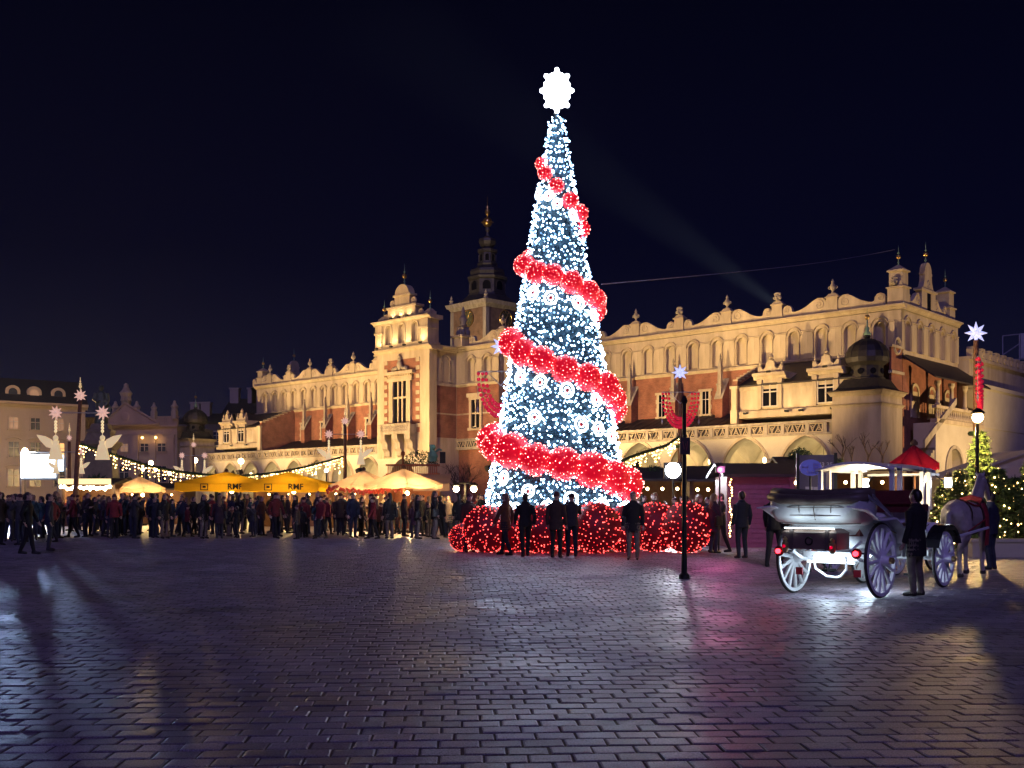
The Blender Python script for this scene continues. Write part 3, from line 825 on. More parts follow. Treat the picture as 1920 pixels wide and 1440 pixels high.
# attic of the tower with three arches, stepped gable
mb = MB(); t2 = AT+.12; z0, z1 = Z_COR+.3, 22.0
for c_ in (51.25, 53.55, 55.85): arch_bay(mb, c_-1.15, c_+1.15, z0, z1, c_, .5, z0+2.05, z0+.25, t2, .35, mib=0)
mb.box(A0-.2, 50.1, t2-1.6, t2+.10, z0, z1); mb.box(57.0, A1+.25, t2-1.6, t2+.10, z0, z1)
mb.box(50.1, 57.0, t2-1.6, t2-.36, z0, z1); mb.box(A0-.35,A1+.4,t2-1.7,t2+.08,Z_COR+.007,z0)
at = mb.build('tower_attic', STONE, hall)
for c_ in (51.25, 53.55, 55.85):
    m2 = MB(); arch_band(m2, c_, .5, z0+2.05, z0+.3, .16, t2-.02, t2+.09); m2.build('blind_arch', STONE, hall)
mb = MB(); cornice(mb, A0-.6, A1+.65, t2, 22.45, .45, .5, back=1.9); mb.box(A0-.3,A0+1.2,t2-1.5,t2+.22,20.9,21.15); mb.box(A1-1.1,A1+.35,t2-1.5,t2+.22,20.9,21.15)
mb.box(51.2,56.0,t2-1.1,t2,22.45,23.7); mb.box(51.0,56.2,t2-1.2,t2+.12,23.7,23.95); mb.box(52.3,54.9,t2-1.0,t2-.1,23.95,25.1); mb.box(52.1,55.1,t2-1.1,t2+.02,25.1,25.3)
mb.extrude([(53.6+1.2*math.cos(R(a)), 25.3+1.15*math.sin(R(a))) for a in range(0,181,15)], t2-1.0, t2-.05)
for s, m in ((51.0,-1),(56.2,1),(52.2,-1),(55.0,1)):
    zz = 22.45 if abs(s-53.6) > 2 else 23.95
    mb.M = Matrix.Identity(4); mb.torus((s+m*.45, t2-.3, zz+.45), .32, .13, 12, 6, 'y'); mb.sphere((s+m*.45,t2-.3,zz+.45), .2, 7, 5)
mb.build('tower_gable', STONE, at)
for s in (A0+.35, A1-.35):
    p = MB(); p.box(s-.5,s+.5,t2-1.3,t2-.3,22.451,22.9); p.taper((s,t2-.8),22.9,23.2,.45,.45,.2,.2); po = p.build('pinnacle', STONE, hall); obj('finial', FIN, po, (s,t2-.8,23.2), scale=.95)
fo = obj('finial', FIN, at, (53.6, t2-.5, 26.4), scale=1.15)
# --- north end: loggia, stair, high wall
NS = -2.5
mb = MB(); mb.M = Matrix.Rotation(R(90), 4, 'Z') @ Matrix.Identity(4)
for c_ in (-6.0, -11.2): arch_bay(mb, c_-2.6, c_+2.6, 0, 8.4, c_, 2.0, 4.2, 0, -NS, 1.0, back=True)
mb.box(-3.399, -1.5, .5, -NS-.001, 0, 8.4); mb.box(-36, -13.801, -8, -NS-.001, 0, 12.4); mb.box(-36,-13.9,-8,-NS+.18,12.4,12.75); mb.box(-36,-13.85,-7,-NS+.06,8.5,8.75)
mb.build('north_loggia_wall', PLASTER, hall)
for c_ in (-6.0, -11.2):
    m2 = MB(); m2.M = Matrix.Rotation(R(90), 4, 'Z'); arch_band(m2, c_, 2.0, 4.2, .5, .3, -NS-.1, -NS+.12); m2.build('arch_moulding', STONE2, hall)
mb = MB(); mb.M = Matrix.Rotation(R(90), 4, 'Z')
mb.box(-13.8,-1.5,-NS-.5,-NS+.12,8.4,8.75); mb.box(-13.8,-1.5,-NS-.35,-NS+.08,9.7,9.95)
for k in range(24): mb.lathe([(.09,8.75),(.14,8.95),(.06,9.3),(.11,9.55),(.11,9.7)], 6, (-2.0-.5*k, -NS-.12, 0))
mb.build('loggia_balustrade', STONE, hall)
mb = MB(); mb.box(NS-.5, .0, -13.8, -1.2, 12.25, 12.35) if False else None
mb.M = Matrix.Rotation(R(90), 4, 'Z'); mb.extrude_x([(-.01,14.6),(-NS+.6,12.35),(-NS+.6,12.2),(-.01,14.4)], -14.0, .2)
mb.build('loggia_roof', ROOF, hall)
cm = MB().lathe([(.3,9.95),(.3,10.1),(.2,10.2),(.17,11.7),(.3,11.95),(.3,12.2)], 10).mesh('loggia_column', STONE)
for k in range(4): obj('loggia_column', cm, hall, (NS+.25, -2.6-3.4*k, 0))
gm = MB(); gm.M = Matrix.Rotation(R(90), 4, 'Z'); arch_band(gm, 0, .7, 11.2, 9.0, .25, -.02, .12); gm.box(-.7,.7,-.02,.02,9.0,11.4)
gme = gm.mesh('loggia_window', [STONE])
for k in range(3): obj('loggia_window', gme, hall, (-.02, -3.0-4*k, 0))
# wall with merlons at the far north end
mb = MB(); mb.box(-1.0, 3, -36, -14.2, 0, 15.4); mb.box(-1.3, 3, -36, -14.15, 15.4, 15.7)
bw = mb.build('rear_aisle_wall', STONE, hall)
mm = MB(); mm.box(-.3,.3,-.75,.75,0,.75); mm.box(-.36,.36,-.5,.5,.75,1.0); mm.torus((-.33,0,.4), .28, .08, 10, 5, 'x'); mm = mm.mesh('merlon', STONE)
for k in range(9): o = obj('merlon', mm, bw, (-.95, -15.2-2.2*k, 15.701))
# brick end wall of the annex with arched cap
mb = MB(); mb.box(-.2, .0, .3, 2.6, 10.2, 14.9); mb.build('annex_end_wall', BRICK, hall)
mb = MB(); mb.box(-.35,.0,.1,2.8,12.6,12.85); mb.box(-.35,.0,.1,2.8,14.9,15.1); mb.torus((-.2,1.4,15.1),.7,.14,12,6,'x'); mb.build('annex_end_coping', STONE, hall)
# open stair beside the pavilion
mb = MB()
for k in range(16): mb.box(-2.4,-1.02, .6-.0-.42*k, 1.02-.42*k, 4.0, 4.6+.26*k)
mb.build('outer_stair', STONE2, hall)
mb = MB(); mb.extrude_x([(1.3,6.0),(-6.3,10.3),(-6.3,10.9),(1.3,6.7)], -2.62, -2.42); mb.build('stair_parapet', STONE2, hall)
# ================================================================ TOWN HALL TOWER
TD = 222.0
tc_ = PX(914, 935, TD); tc_.z = 0
tower = tag(empty('town_hall_tower', tc_, R(44)), 'tall brick town hall tower with clock and dark tiered copper spire behind the hall', 'tower')
W = 5.45
k_ = TD/F
def tz(y): return CAMH + (HY-y)*(TD-5)/F
mb = MB(); mb.box(-W, W, -W, W, 0, tz(572)); mb.build('brick_shaft', TBRICK, tower)
mb = MB(); mb.taper((0,0), tz(578), tz(572), W+.1, W+.1, W+.5, W+.5); mb.taper((0,0), tz(572), tz(565), W+.7, W+.7, W+1.0, W+1.0)
for s in (-1, 1):
    for t in (-1, 1): mb.box(s*W-.8 if s > 0 else -W-.15, W+.15 if s > 0 else -W+.8, t*W-.8 if t > 0 else -W-.15, W+.15 if t > 0 else -W+.8, 0, tz(579))
mb.build('stone_trim', STONE2, tower)
DIAL = mat('mossy_clock_dial', (0.10,0.10,0.045), (0.05,0.055,0.03), 0.6, scale=1.5)
def clock(rot):
    m = MB(); m.M = Matrix.Rotation(rot, 4, 'Z') @ Matrix.Translation((-.0, -W-.02, tz(596))) @ Matrix.Rotation(R(90), 4, 'X')
    m.lathe([(1.75,0),(1.75,.2)], 32); o = m.build('clock_face', DIAL, tower)
    g = MB(); g.M = m.M
    g.torus((0,0,.22), 1.72, .10, 32, 6, 'z'); g.torus((0,0,.22), 1.1, .03, 32, 5, 'z')
    for k in range(12):
        a = R(30*k); g.tube([(1.2*math.cos(a),1.2*math.sin(a),.22),(1.55*math.cos(a),1.55*math.sin(a),.22)], .06, 4)
    g.build('clock_ring', GOLD, o)
    h = MB(); h.M = m.M; h.tube([(0,0,.28),(.5,.75,.28)], [.10,.04], 4); h.tube([(0,0,.30),(-.2,-1.3,.30)], [.07,.03], 4); h.build('clock_hands', GOLD, o)
clock(0); clock(R(-90)); clock(R(90))
COP = mat('dark_tower_copper', (0.085,0.075,0.070), (0.045,0.042,0.042), 0.5, metal=.25, scale=1.2)
sp = MB(); a0 = R(22.5)
prof = [(6.6,tz(565)),(5.4,tz(556)),(4.75,tz(551)),(4.45,tz(549)),(4.45,tz(547)),(4.1,tz(546)),(4.0,tz(518)),(4.4,tz(517)),(4.55,tz(513)),(4.0,tz(512)),
        (3.8,tz(509)),(3.95,tz(503)),(3.7,tz(498)),(2.6,tz(494)),(2.15,tz(490)),(2.3,tz(487)),(2.3,tz(485)),(1.95,tz(484)),(1.85,tz(465)),(2.2,tz(463)),(2.25,tz(459)),(1.4,tz(457)),
        (1.15,tz(454)),(1.7,tz(449)),(2.0,tz(443)),(1.8,tz(438)),(1.0,tz(435)),(.4,tz(431)),(.22,tz(424)),(.5,tz(420)),(.45,tz(416)),(.15,tz(412))]
sp.lathe(prof, 8, a0=a0); sp_o = sp.build('spire', COP, tower)
for i, (zlo, zhi, rr, n, ww) in enumerate(((tz(544),tz(522),4.02,8,.85),(tz(482),tz(468),1.88,8,.38))):
    for k in range(n):
        a = R(45*k); m = MB(); m.M = Matrix.Rotation(a, 4, 'Z') @ Matrix.Translation((0, -rr*math.cos(R(22.5))-.02, 0))
        ol = arch_outline(0, ww, zhi-ww, zlo, n=8); m.add([(x, -.03, z) for x, z in ol], [tuple(range(len(ol)))])
        arch_band(m, 0, ww, zhi-ww, zlo, .15, 0, -.14, n=8, mi=1)
        m.build('louvre_window', [GLASS, COP], tower)
g = MB(); g.sphere((0,0,tz(405)), 1.05, 12, 9)
for k in range(12):
    a = R(30*k); g.tube([(.9*math.cos(a),.9*math.sin(a),tz(405)),(1.45*math.cos(a),1.45*math.sin(a),tz(405))], [.12,.02], 4)
g.lathe([(.12,tz(395)),(.3,tz(392)),(.55,tz(386)),(.5,tz(382)),(.25,tz(379)),(.35,tz(375)),(.08,tz(372)),(.05,tz(356))], 8); g.build('gilded_finial', GOLD, tower, smooth=True)
for sx, sy in ((-1,-1),(1,-1),(-1,1)):
    f = MB(); f.lathe([(.5,tz(565)),(.5,tz(561)),(.3,tz(559)),(.5,tz(556)),(.2,tz(553)),(.25,tz(551)),(.03,tz(546))], 8, (sx*W, sy*W, 0)); f.build('corner_urn', STONE2, tower)
fl = MB(); fl.M = Matrix.Identity(4)
lamp('tower_clock_floodlight', 'SPOT', tower.matrix_world @ Vector((0,0,0)) if False else (tc_ + Vector((-9, -14, tz(640)))), 2600, (1, .66, .28), size=.3, target=tc_ + Vector((-3.7,-4,tz(600))), spot=75)
lamp('tower_floodlight', 'SPOT', tc_ + Vector((-22, -45, 22)), 42000, (1, .74, .46), size=.4, target=tc_ + Vector((0,0,tz(520))), spot=50)

# ================================================================ BUILDINGS ON THE FAR SIDE OF THE SQUARE
CREAMW = mat('cream_house_plaster', (0.52,0.43,0.31), (0.45,0.37,0.26), 0.85, scale=.5, bump=.1, streak=True)
PINKW = mat('beige_palace_plaster', (0.46,0.35,0.26), (0.38,0.29,0.21), 0.85, scale=.5, streak=True)
LIT1 = mat('lit_window_orange', (.5,.3,.15), None, .4, emit=(1,.50,.16), es=1.3)
LIT2 = mat('lit_window_dim', (.3,.2,.15), None, .4, emit=(1,.55,.30), es=.25)
BLUESH = mat('slate_blue_glass', (0.035,0.045,0.075), (0.02,0.028,0.05), .25)
NIGHTROOF = mat('slate_roof', (0.020,0.020,0.028), (0.012,0.012,0.018), .6, scale=4)
def house(name, u0, u1, d0, d1, ytop, label, wall, depth=12):
    """root at the front left foot; local x runs along the front"""
    p0 = PX(u0, HY, d0); p1 = PX(u1, HY, d1); p0.z = p1.z = 0
    dv = p1-p0; L = dv.length; a = math.atan2(dv.y, dv.x)
    r = tag(empty(name, p0, a), label, 'building')
    H = CAMH + (HY-ytop)*d0/F
    MB().box(0, L, 0, depth, 0, H).build('wall', wall, r)
    return r, L, H
def house_window(r, x, z0, w, h, wall, pane, bars=True, sill=True, arch=False):
    f = MB(); f.box(x-w/2-.18, x+w/2+.18, -.12, -.01, z0+h, z0+h+.22); f.box(x-w/2-.18, x-w/2, -.10, -.01, z0, z0+h); f.box(x+w/2, x+w/2+.18, -.10, -.01, z0, z0+h)
    if sill: f.box(x-w/2-.25, x+w/2+.25, -.22, -.01, z0-.16, z0)
    if arch: f.tube([(x-w*.8,-.1,z0+h+.35),(x-w*.4,-.14,z0+h+.6),(x,-.16,z0+h+.68),(x+w*.4,-.14,z0+h+.6),(x+w*.8,-.1,z0+h+.35)], .1, 5)
    o = f.build('window', wall, r)
    MB().box(x-w/2, x+w/2, -.03, -.005, z0, z0+h).build('pane', pane, o)
    if bars:
        b = MB(); b.box(x-.04, x+.04, -.07, -.031, z0, z0+h); b.box(x-w/2, x+w/2, -.066, -.031, z0+h*.62, z0+h*.62+.07); b.build('window_frame', WHITEW, o)
r, L, H = house('corner_townhouse', -130, 160, 146, 158, 749, 'cream three storey townhouse with arched dormers at the left edge', CREAMW)
e = MB(); e.extrude_x([(.0,H-.5),(-.15,H-.5),(-.3,H-.2),(-.7,H),(-.7,H+.3),(0,H+.3)], -.3, L+.3); e.build('eaves_cornice', CREAMW, r)
rf = MB(); rf.extrude_x([(-.6,H+.301),(3.2,H+4.0),(9,H+4.0),(12,H+.3)], -.3, L+.3); rfo = rf.build('roof', NIGHTROOF, r)
xs_ = [(u+130)/290*L for u in (20, 61, 108, -30, -80, 146)]
for i, x in enumerate(xs_):
    if i < 5:
        house_window(r, x, 11.8, 1.2, 1.7, CREAMW, (LIT2, BLUESH, LIT2, BLUESH, BLUESH, BLUESH)[i])
        house_window(r, x, 7.7, 1.35, 2.2, CREAMW, (BLUESH, BLUESH, LIT1, BLUESH, BLUESH, BLUESH)[i], arch=True)
        house_window(r, x, 3.4, 1.5, 2.5, CREAMW, BLUESH, arch=True)
    if i < 5:
        d = MB(); d.box(x-1.0,x+1.0,.6,3.0,H+.6,H+1.9); d.extrude([(x+1.0*math.cos(R(a)),H+1.9+.85*math.sin(R(a))) for a in range(0,181,20)], .55, 3.0)
        do = d.build('dormer', CREAMW, rfo)
        ol = arch_outline(x, .6, H+1.75, H+.75, n=8); m = MB(); m.add([(a,.53,b) for a, b in ol], [tuple(range(len(ol)))]); m.build('pane', LIT2 if i == 1 else BLUESH, do)
for z in (6.7, 10.9):
    MB().box(0, L, -.1, 0, z, z+.2).build('string_course', CREAMW, r)
# palace with pediment
r, L, H = house('pedimented_palace', 148, 332, 163, 160, 800, 'beige classical palace with triangular pediment and rooftop statues behind the monument', PINKW)
sx = lambda u: (u-148)/184*L
e = MB(); e.box(-.2, L+.2, -.4, 0, H-.2, H+.1); e.box(-.1, L+.1, -.15, 0, H-1.4, H-1.2); e.box(0, L, .1, .5, H+.1, H+1.25); e.box(-.1,L+.1,0,.6,H+1.25,H+1.45)
for k in range(40): e.box(.3+k*(L-.6)/40, .3+k*(L-.6)/40+.14, -.02, .099, H+.1, H+1.2)
e.build('attic_balustrade', PINKW, r)
pd = MB(); x0, x1, xa = sx(200), sx(301), sx(240); pd.extrude([(x0,H+.101),(x1,H+.101),(xa+.0,H+3.3)], -.7, .05); pdo = pd.build('pediment', PINKW, r)
pt = MB(); pt.tube([(x0-.3,-.8,H+.2),(xa,-.8,H+3.5),(x1+.3,-.8,H+.2)], .2, 4); pt.tube([(x0-.3,-.8,H+.15),(x1+.3,-.8,H+.15)], .2, 4); pt.sphere((xa,-.7,H+1.4),.75,10,6,sc=(1,.25,1)); pt.build('pediment_mouldings', PINKW, pdo)
for u, s in ((238, 1.0), (218, .62), (258, .6), (290, .5), (328, .6)):
    x = sx(u); q = MB(); q.box(x-.5*s-.1,x+.5*s+.1,-.5,.3,H+1.0,H+2.0+ (1.9 if s == 1 else .2)); zz = H+2.0+(1.9 if s == 1 else .2)
    q.lathe([(.85*s,0),(.75*s,.6*s),(1.0*s,1.2*s),(.55*s,1.75*s),(.5*s,1.9*s),(.36*s,2.2*s),(.36*s,2.5*s),(.1*s,2.75*s)], 8, (x,-.1,zz)); q.build('roof_statue', STONE2, pdo if abs(u-238)<30 else r)
for u, pn in ((234, LIT2), (272, BLUESH), (304, BLUESH)): house_window(r, sx(u), 8.9, 1.3, 1.2, PINKW, pn)
for u in (234, 272, 304): house_window(r, sx(u), 4.2, 1.5, 2.4, PINKW, BLUESH)
for u in (212, 256, 288, 322):
    c = MB(); c.box(sx(u)-.5, sx(u)+.5, -.3, -.01, 3.0, H-1.9); c.box(sx(u)-.65, sx(u)+.65, -.4, -.01, H-1.9, H-1.45); c.build('pilaster', PINKW, r)
for u in (272, 297): lamp('palace_lamp', 'POINT', r.matrix_basis @ Vector((sx(u), -.9, 10.8)), 22, (1,.6,.2), size=.1)
m = MB()
for u in (272, 297): m.sphere((sx(u), -.7, 11.0), .2, 8, 6)
m.build('wall_lamps', glow('sodium_lamp', (1,.55,.15), 9), r)
# dark roofs behind the left pavilion
def far_house(name, u0, u1, d, ytop, yridge, label, chim):
    r, L, H = house(name, u0, u1, d, d, ytop, label, mat(name+'_plaster', (.16,.13,.10), None, .9))
    zr = CAMH+(HY-yridge)*d/F; m = MB(); m.extrude_x([(-.3,H),(6,zr),(12.3,H)], -.2, L+.2); m.build('roof', NIGHTROOF, r)
    for u in chim:
        x = (u-u0)/(u1-u0)*L; c = MB(); c.box(x-.8,x+.8,4,5.5,zr-1,zr+1.6); c.box(x-.95,x+.95,3.9,5.6,zr+1.6,zr+1.9); c.build('chimney', CREAMW, r)
    for k in range(4): house_window(r, L*(.15+.23*k), H-3.2, 1.1, 1.6, CREAMW, BLUESH)
    return r
far_house('roofed_house', 333, 420, 182, 793, 770, 'dim house with low dark roof just right of the palace', (352, 372))
far_house('tall_roofed_house', 418, 500, 190, 775, 742, 'dark tall roof with chimneys left of the hall end', (428, 462, 470))
# scaffold frame seen above the north roofs
m = MB(); p = PX(1880, 675, 125)
fr = tag(empty('rooftop_frame', p), 'white rooftop truss frame with blank board at the far right', 'frame')
for (a, b) in (((0,0,0),(0,0,2.9)),((0,0,2.9),(4,0,3.3)),((0,0,.6),(4,0,3.3)),((2,0,0),(2,0,3.1)),((4,0,0),(4,0,3.3)),((0,0,0),(4,0,.2))): m.tube([a,b], .07, 5)
m.build('truss', mat('galvanised_steel', (.55,.55,.58), None, .4, metal=.4), fr); MB().box(2.1,4.6,-.1,.1,.2,3.2).build('board', mat('pale_board', (.5,.5,.5), None, .7), fr)
nb_ = MB(); nb_.box(-6,12,0.5,10,-17.9,-.4)
tag(nb_.build('far_roof_block', mat('grey_roof_block', (.12,.10,.09), None, .9), None, p), 'dark building block carrying the rooftop frame at far right', 'building')
# ================================================================ CHRISTMAS TREE
TRD = 33.0; TK = F/TRD
tb = PX(1044, HY, TRD); tb.z = 0
def ty(y): return CAMH + (HY-y)/TK
def trad(y): return (9 + max(0, y-215)*.166)/TK
xtree = tag(empty('christmas_tree', tb), 'tall cone Christmas tree covered in white lights with red spiral garland and bright star', 'christmas tree')
NEEDLE = mat('halo_blue_needles', (0.030,0.072,0.100), (0.014,0.034,0.052), .7, scale=9)  # blue halo of the bulbs is put into the needle colour
def led_mat(name, c, lo, hi, c2=None):
    m = bpy.data.materials.new(name); m.use_nodes = True
    n, l = m.node_tree.nodes, m.node_tree.links; n.clear()
    o = n.new('ShaderNodeOutputMaterial'); e = n.new('ShaderNodeEmission'); g_ = n.new('ShaderNodeNewGeometry'); mr = n.new('ShaderNodeMapRange')
    mr.inputs['To Min'].default_value = lo; mr.inputs['To Max'].default_value = hi; mr.interpolation_type = 'SMOOTHSTEP'
    l.new(g_.outputs['Random Per Island'], mr.inputs['Value']); l.new(mr.outputs[0], e.inputs[1])
    rp = n.new('ShaderNodeValToRGB'); rp.color_ramp.elements[0].color = (*(c2 or c), 1); rp.color_ramp.elements[1].color = (*c, 1)
    l.new(g_.outputs['Random Per Island'], rp.inputs[0]); l.new(rp.outputs[0], e.inputs[0]); l.new(e.outputs[0], o.inputs[0])
    return m
LEDW = led_mat('cold_white_led', (.60,.80,1), 1.4, 52, (.26,.55,1))
LEDR = led_mat('red_led', (1,.40,.34), 2.5, 15, (1,.06,.06))
LEDY = led_mat('warm_fairy_light', (1,.66,.26), 8, 26, (1,.52,.14))
RINGW = glow('white_light_ring', (.80,.92,1), 9)
rnd = random.Random(11)
tr = MB(); tr.lathe([(.28,0),(.26,1.2),(.03,ty(225))], 10); tr.build('trunk', mat('tree_core', (.03,.02,.015), None, .9), xtree)
fo = MB(); fo.lathe([(trad(y)-.10, ty(y)) for y in range(985, 214, -22)], 28)
for i in range(15000):
    y = 215+770*math.sqrt(rnd.random()); a = rnd.uniform(0, 2*math.pi); r0 = trad(y)-.11; z = ty(y)
    L = rnd.uniform(.10,.20)*(.6+.4*(y-215)/770); wd = rnd.uniform(.02,.05)
    c, s = math.cos(a), math.sin(a); dz = rnd.uniform(-.14,.07); sk = rnd.uniform(-.1,.1)
    fo.add([(r0*c-wd*s, r0*s+wd*c, z-.02),(r0*c+wd*s, r0*s-wd*c, z+.02),((r0+L)*c-sk*s, (r0+L)*s+sk*c, z+dz)], [(0,1,2)])
me = bpy.data.meshes.new('foliage'); me.from_pydata(fo.v, [], fo.f); me.materials.append(NEEDLE); me.update(); obj('foliage', me, xtree)
ld = MB(); y = 222.0
DARK = [(430,0),(505,.25),(600,.15),(640,.45),(655,.5),(800,.55),(830,.5),(965,.45)]
while y < 978:
    r0 = trad(y)+.035; n = max(4, int(2*math.pi*r0/.128)); ph = rnd.random()
    dens = .93
    for yc, w, dd in ((636,26,.38),(825,26,.40),(478,14,.3),(975,30,.55),(335,16,.25),(700,10,.2)):
        if abs(y-yc) < w: dens -= dd*(1-abs(y-yc)/w)
    for k in range(n):
        if rnd.random() > dens: continue
        a = 2*math.pi*(k+ph+rnd.uniform(-.33,.33))/n; yy = y+rnd.uniform(-4.5,4.5); q = r0+rnd.uniform(-.05,.06)
        ld.octa((q*math.cos(a), q*math.sin(a), ty(yy)), rnd.choice((.020,.023,.026,.030,.036,.040)))
    y += 8.0
me = bpy.data.meshes.new('light_strings'); me.from_pydata(ld.v, [], ld.f); me.materials.append(LEDW); me.update(); stuff(obj('light_strings', me, xtree))
def ring_mesh():
    m = MB().torus((0,0,0), .19, .034, 18, 6, 'y'); 
    return m.mesh('light_ring', RINGW, True)
RNG = ring_mesh(); RIN = MB().torus((0,0,0), .085, .012, 12, 5, 'y').mesh('inner_ring', RINGW, True)
BAUB = MB().sphere((0,0,0), .05, 8, 6).mesh('bauble', mat('red_bauble', (.5,.02,.03), None, .2), True)
rings = [(1027,378),(1043,394),(1072,413),(1008,368),(998,560),(1030,572),(1080,580),(1110,598),(975,715),(1010,727),(1058,742),(1112,757),(1083,803),(1115,810),(1140,822),(945,898),(988,922),(1063,935),(1120,945),(966,955),(1022,950),(1160,955),(1000,790)]
def put_ring(a, y):
    r0 = trad(y)+.09; s = .75 if y < 450 else 1
    o = obj('light_ring', RNG, xtree, (r0*math.cos(a), r0*math.sin(a), ty(y)), rot=(R(-9), 0, a+R(90)), scale=(s, s, s*rnd.uniform(.95,1.15)))
    obj('inner_ring', RIN, o); obj('bauble', BAUB, o)
for u, y in rings:
    sn = max(-.97, min(.97, (u-1044)/TK/(trad(y)+.09))); put_ring(-R(90)+math.asin(sn), y)
for k in range(9): put_ring(R(25+130*k/8), 560+45*k)
# star
def star_poly(n, ro, ri, a0=R(90)):
    return [((ro if i % 2 == 0 else ri)*math.cos(a0+math.pi*i/n), (ro if i % 2 == 0 else ri)*math.sin(a0+math.pi*i/n)) for i in range(2*n)]
STARW = glow('star_light', (.86,.94,1), 14)
st = MB()
sp_ = [(x*.72, z) for x, z in star_poly(8, .66, .53)]
st.extrude(sp_, -.10, .10)
st.M = Matrix.Rotation(R(90), 4, 'Z'); st.extrude([(x*.6, z*.9) for x, z in star_poly(8, .66, .53)], -.08, .08); st.M = Matrix.Identity(4)
for x, z in sp_: st.sphere((x, 0, z), .075, 7, 5)
so = st.build('star', STARW, xtree, (0, 0, ty(170)))
MB().tube([(0,0,ty(222)),(0,0,ty(205))], .04, 6).build('star_post', IRON, xtree)
# red ball garland winding down the cone
REDB = mat('red_mesh_ball', (.55,.01,.03), (.40,.005,.02), .6, emit=(1,.0,.022), es=.50)
def ball_meshes(nd, rd, seed):
    q = random.Random(seed); b = MB().sphere((0,0,0), 1, 22, 14); b.v = [tuple(Vector(v)*q.uniform(.92,1.03)) for v in b.v]
    bm_ = b.mesh('red_ball', REDB, True); d = MB()
    for i in range(nd):
        z = 1-2*(i+.5)/nd; a = i*2.39996+q.uniform(-.25,.25); r = math.sqrt(1-z*z); d.octa((1.03*r*math.cos(a),1.03*r*math.sin(a),1.03*z+q.uniform(-.02,.02)), rd*q.uniform(.7,1.25))
    return bm_, d.mesh('ball_lights', LEDR)
BBIG, DBIG = ball_meshes(165, .034, 1); BSM, DSM = ball_meshes(70, .062, 2)
path = [(180,306),(360,418),(540,496),(720,572),(900,640),(1080,757),(1260,826),(1440,920)]   # angle, image height of the garland
ang = 180.0
def path_y(a):
    for (a0, y0), (a1, y1) in zip(path, path[1:]):
        if a0 <= a <= a1: return y0+(y1-y0)*(a-a0)/(a1-a0)
    return None
while ang <= 1440:
    y = path_y(ang); rb = (13.5 + (y-306)*.031)/TK
    q = trad(y)+rb*.25
    a = R(ang)                       # from the left over the front to the right
    o = obj('red_ball', BBIG if y > 470 else BSM, xtree, (q*math.cos(a), q*math.sin(a), ty(y)+rnd.uniform(-.06,.06)), rnd.uniform(0,6), scale=rb*rnd.uniform(.92,1.10), rot=(rnd.uniform(0,6),rnd.uniform(0,6),0))
    stuff(obj('ball_lights', DBIG if y > 470 else DSM, o))
    ang += math.degrees(rb*1.62/q)
# large light balls on the ground round the foot
GB = mat('dark_red_wire_ball', (.10,.004,.012), (.05,.002,.006), .6, emit=(1,.0,.03), es=.035)
q = random.Random(5); gb = MB().sphere((0,0,0), 1, 18, 12).mesh('ball_net', GB, True); gd = MB()
for i in range(330):
    z = 1-2*(i+.5)/330; a = i*2.39996+q.uniform(-.3,.3); r = math.sqrt(1-z*z); gd.octa((1.02*r*math.cos(a),1.02*r*math.sin(a),1.02*z+q.uniform(-.03,.03)), .026*q.uniform(.7,1.3))
LEDR2 = led_mat('ground_ball_led', (1,.10,.08), 2, 9, (1,.02,.03)); gdm = gd.mesh('ball_lights', LEDR2)
names = ['farthest left of the row', 'second from the left', 'left of the dark standing figures', 'behind the dark standing figures', 'right of the dark standing figures', 'at the right foot of the tree', 'behind the woman in the dark coat', 'right of the woman in the dark coat', 'farthest right, beside the black post']
for (u, rpx, d), nm in zip(((868,26,31.5),(912,44,31),(962,42,31.4),(1014,46,30.6),(1064,40,31.2),(1118,48,30.5),(1172,44,31.2),(1228,46,31.4),(1287,48,30.8)), names):
    rr = rpx*d/F; p = PX(u, HY, d)
    r = tag(empty('light_ball', (p.x, p.y, 0)), 'large red light ball on the ground, '+nm, 'light ball', 'red light balls round the tree foot')
    o = obj('ball_net', gb, r, (0,0,rr*.99), scale=rr, rot=(rnd.uniform(0,6),rnd.uniform(0,6),0)); stuff(obj('ball_lights', gdm, o))
# cable from the tree to the hall corner
a, b = PX(1128, 533, 33), PX(1677, 468, 93.0); m = MB()
m.tube([a.lerp(b, i/20)-Vector((0,0,.25*math.sin(math.pi*i/20))) for i in range(21)], .018, 4)
tag(m.build('overhead_cable', mat('pale_cable', (.22,.20,.28), None, .6)), 'thin pale cable stretched from the tree to the hall corner', 'cable')

# ================================================================ DECORATED POLES
POLEW = mat('pole_timber', (.24,.12,.06), (.15,.07,.035), .7, scale=8, bump=.2)
STEEL = mat('bright_steel', (.55,.56,.60), None, .35, metal=.6)
SNOW = mat('snowflake_light', (.5,.55,.75), None, .5, emit=(.55,.58,1), es=.95)
STARP = mat('lit_paper_star', (.7,.45,.38), None, .6, emit=(1,.60,.48), es=.55)
ANGEL = mat('lit_angel_panel', (.75,.62,.42), (.6,.48,.3), .6, emit=(1,.74,.40), es=.55)
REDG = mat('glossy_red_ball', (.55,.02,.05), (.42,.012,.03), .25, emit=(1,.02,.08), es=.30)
GREEN = mat('fir_garland', (0.035,0.075,0.025), (0.018,0.040,0.014), .8, scale=12)
def burst(mb, c, r, n=8, axis=0):
    for k in range(n):
        a = 2*math.pi*k/n
        e_ = (c[0]+r*math.cos(a), c[1], c[2]+r*math.sin(a)); mb.tube([c, ((c[0]+e_[0])/2, c[1], (c[2]+e_[2])/2), e_], [r*.10, r*.17, .004], 4)
    mb.sphere(c, r*.28, 8, 6)
GRB = MB().sphere((0,0,0), 1, 8, 6).mesh('garland_ball', REDG, True)
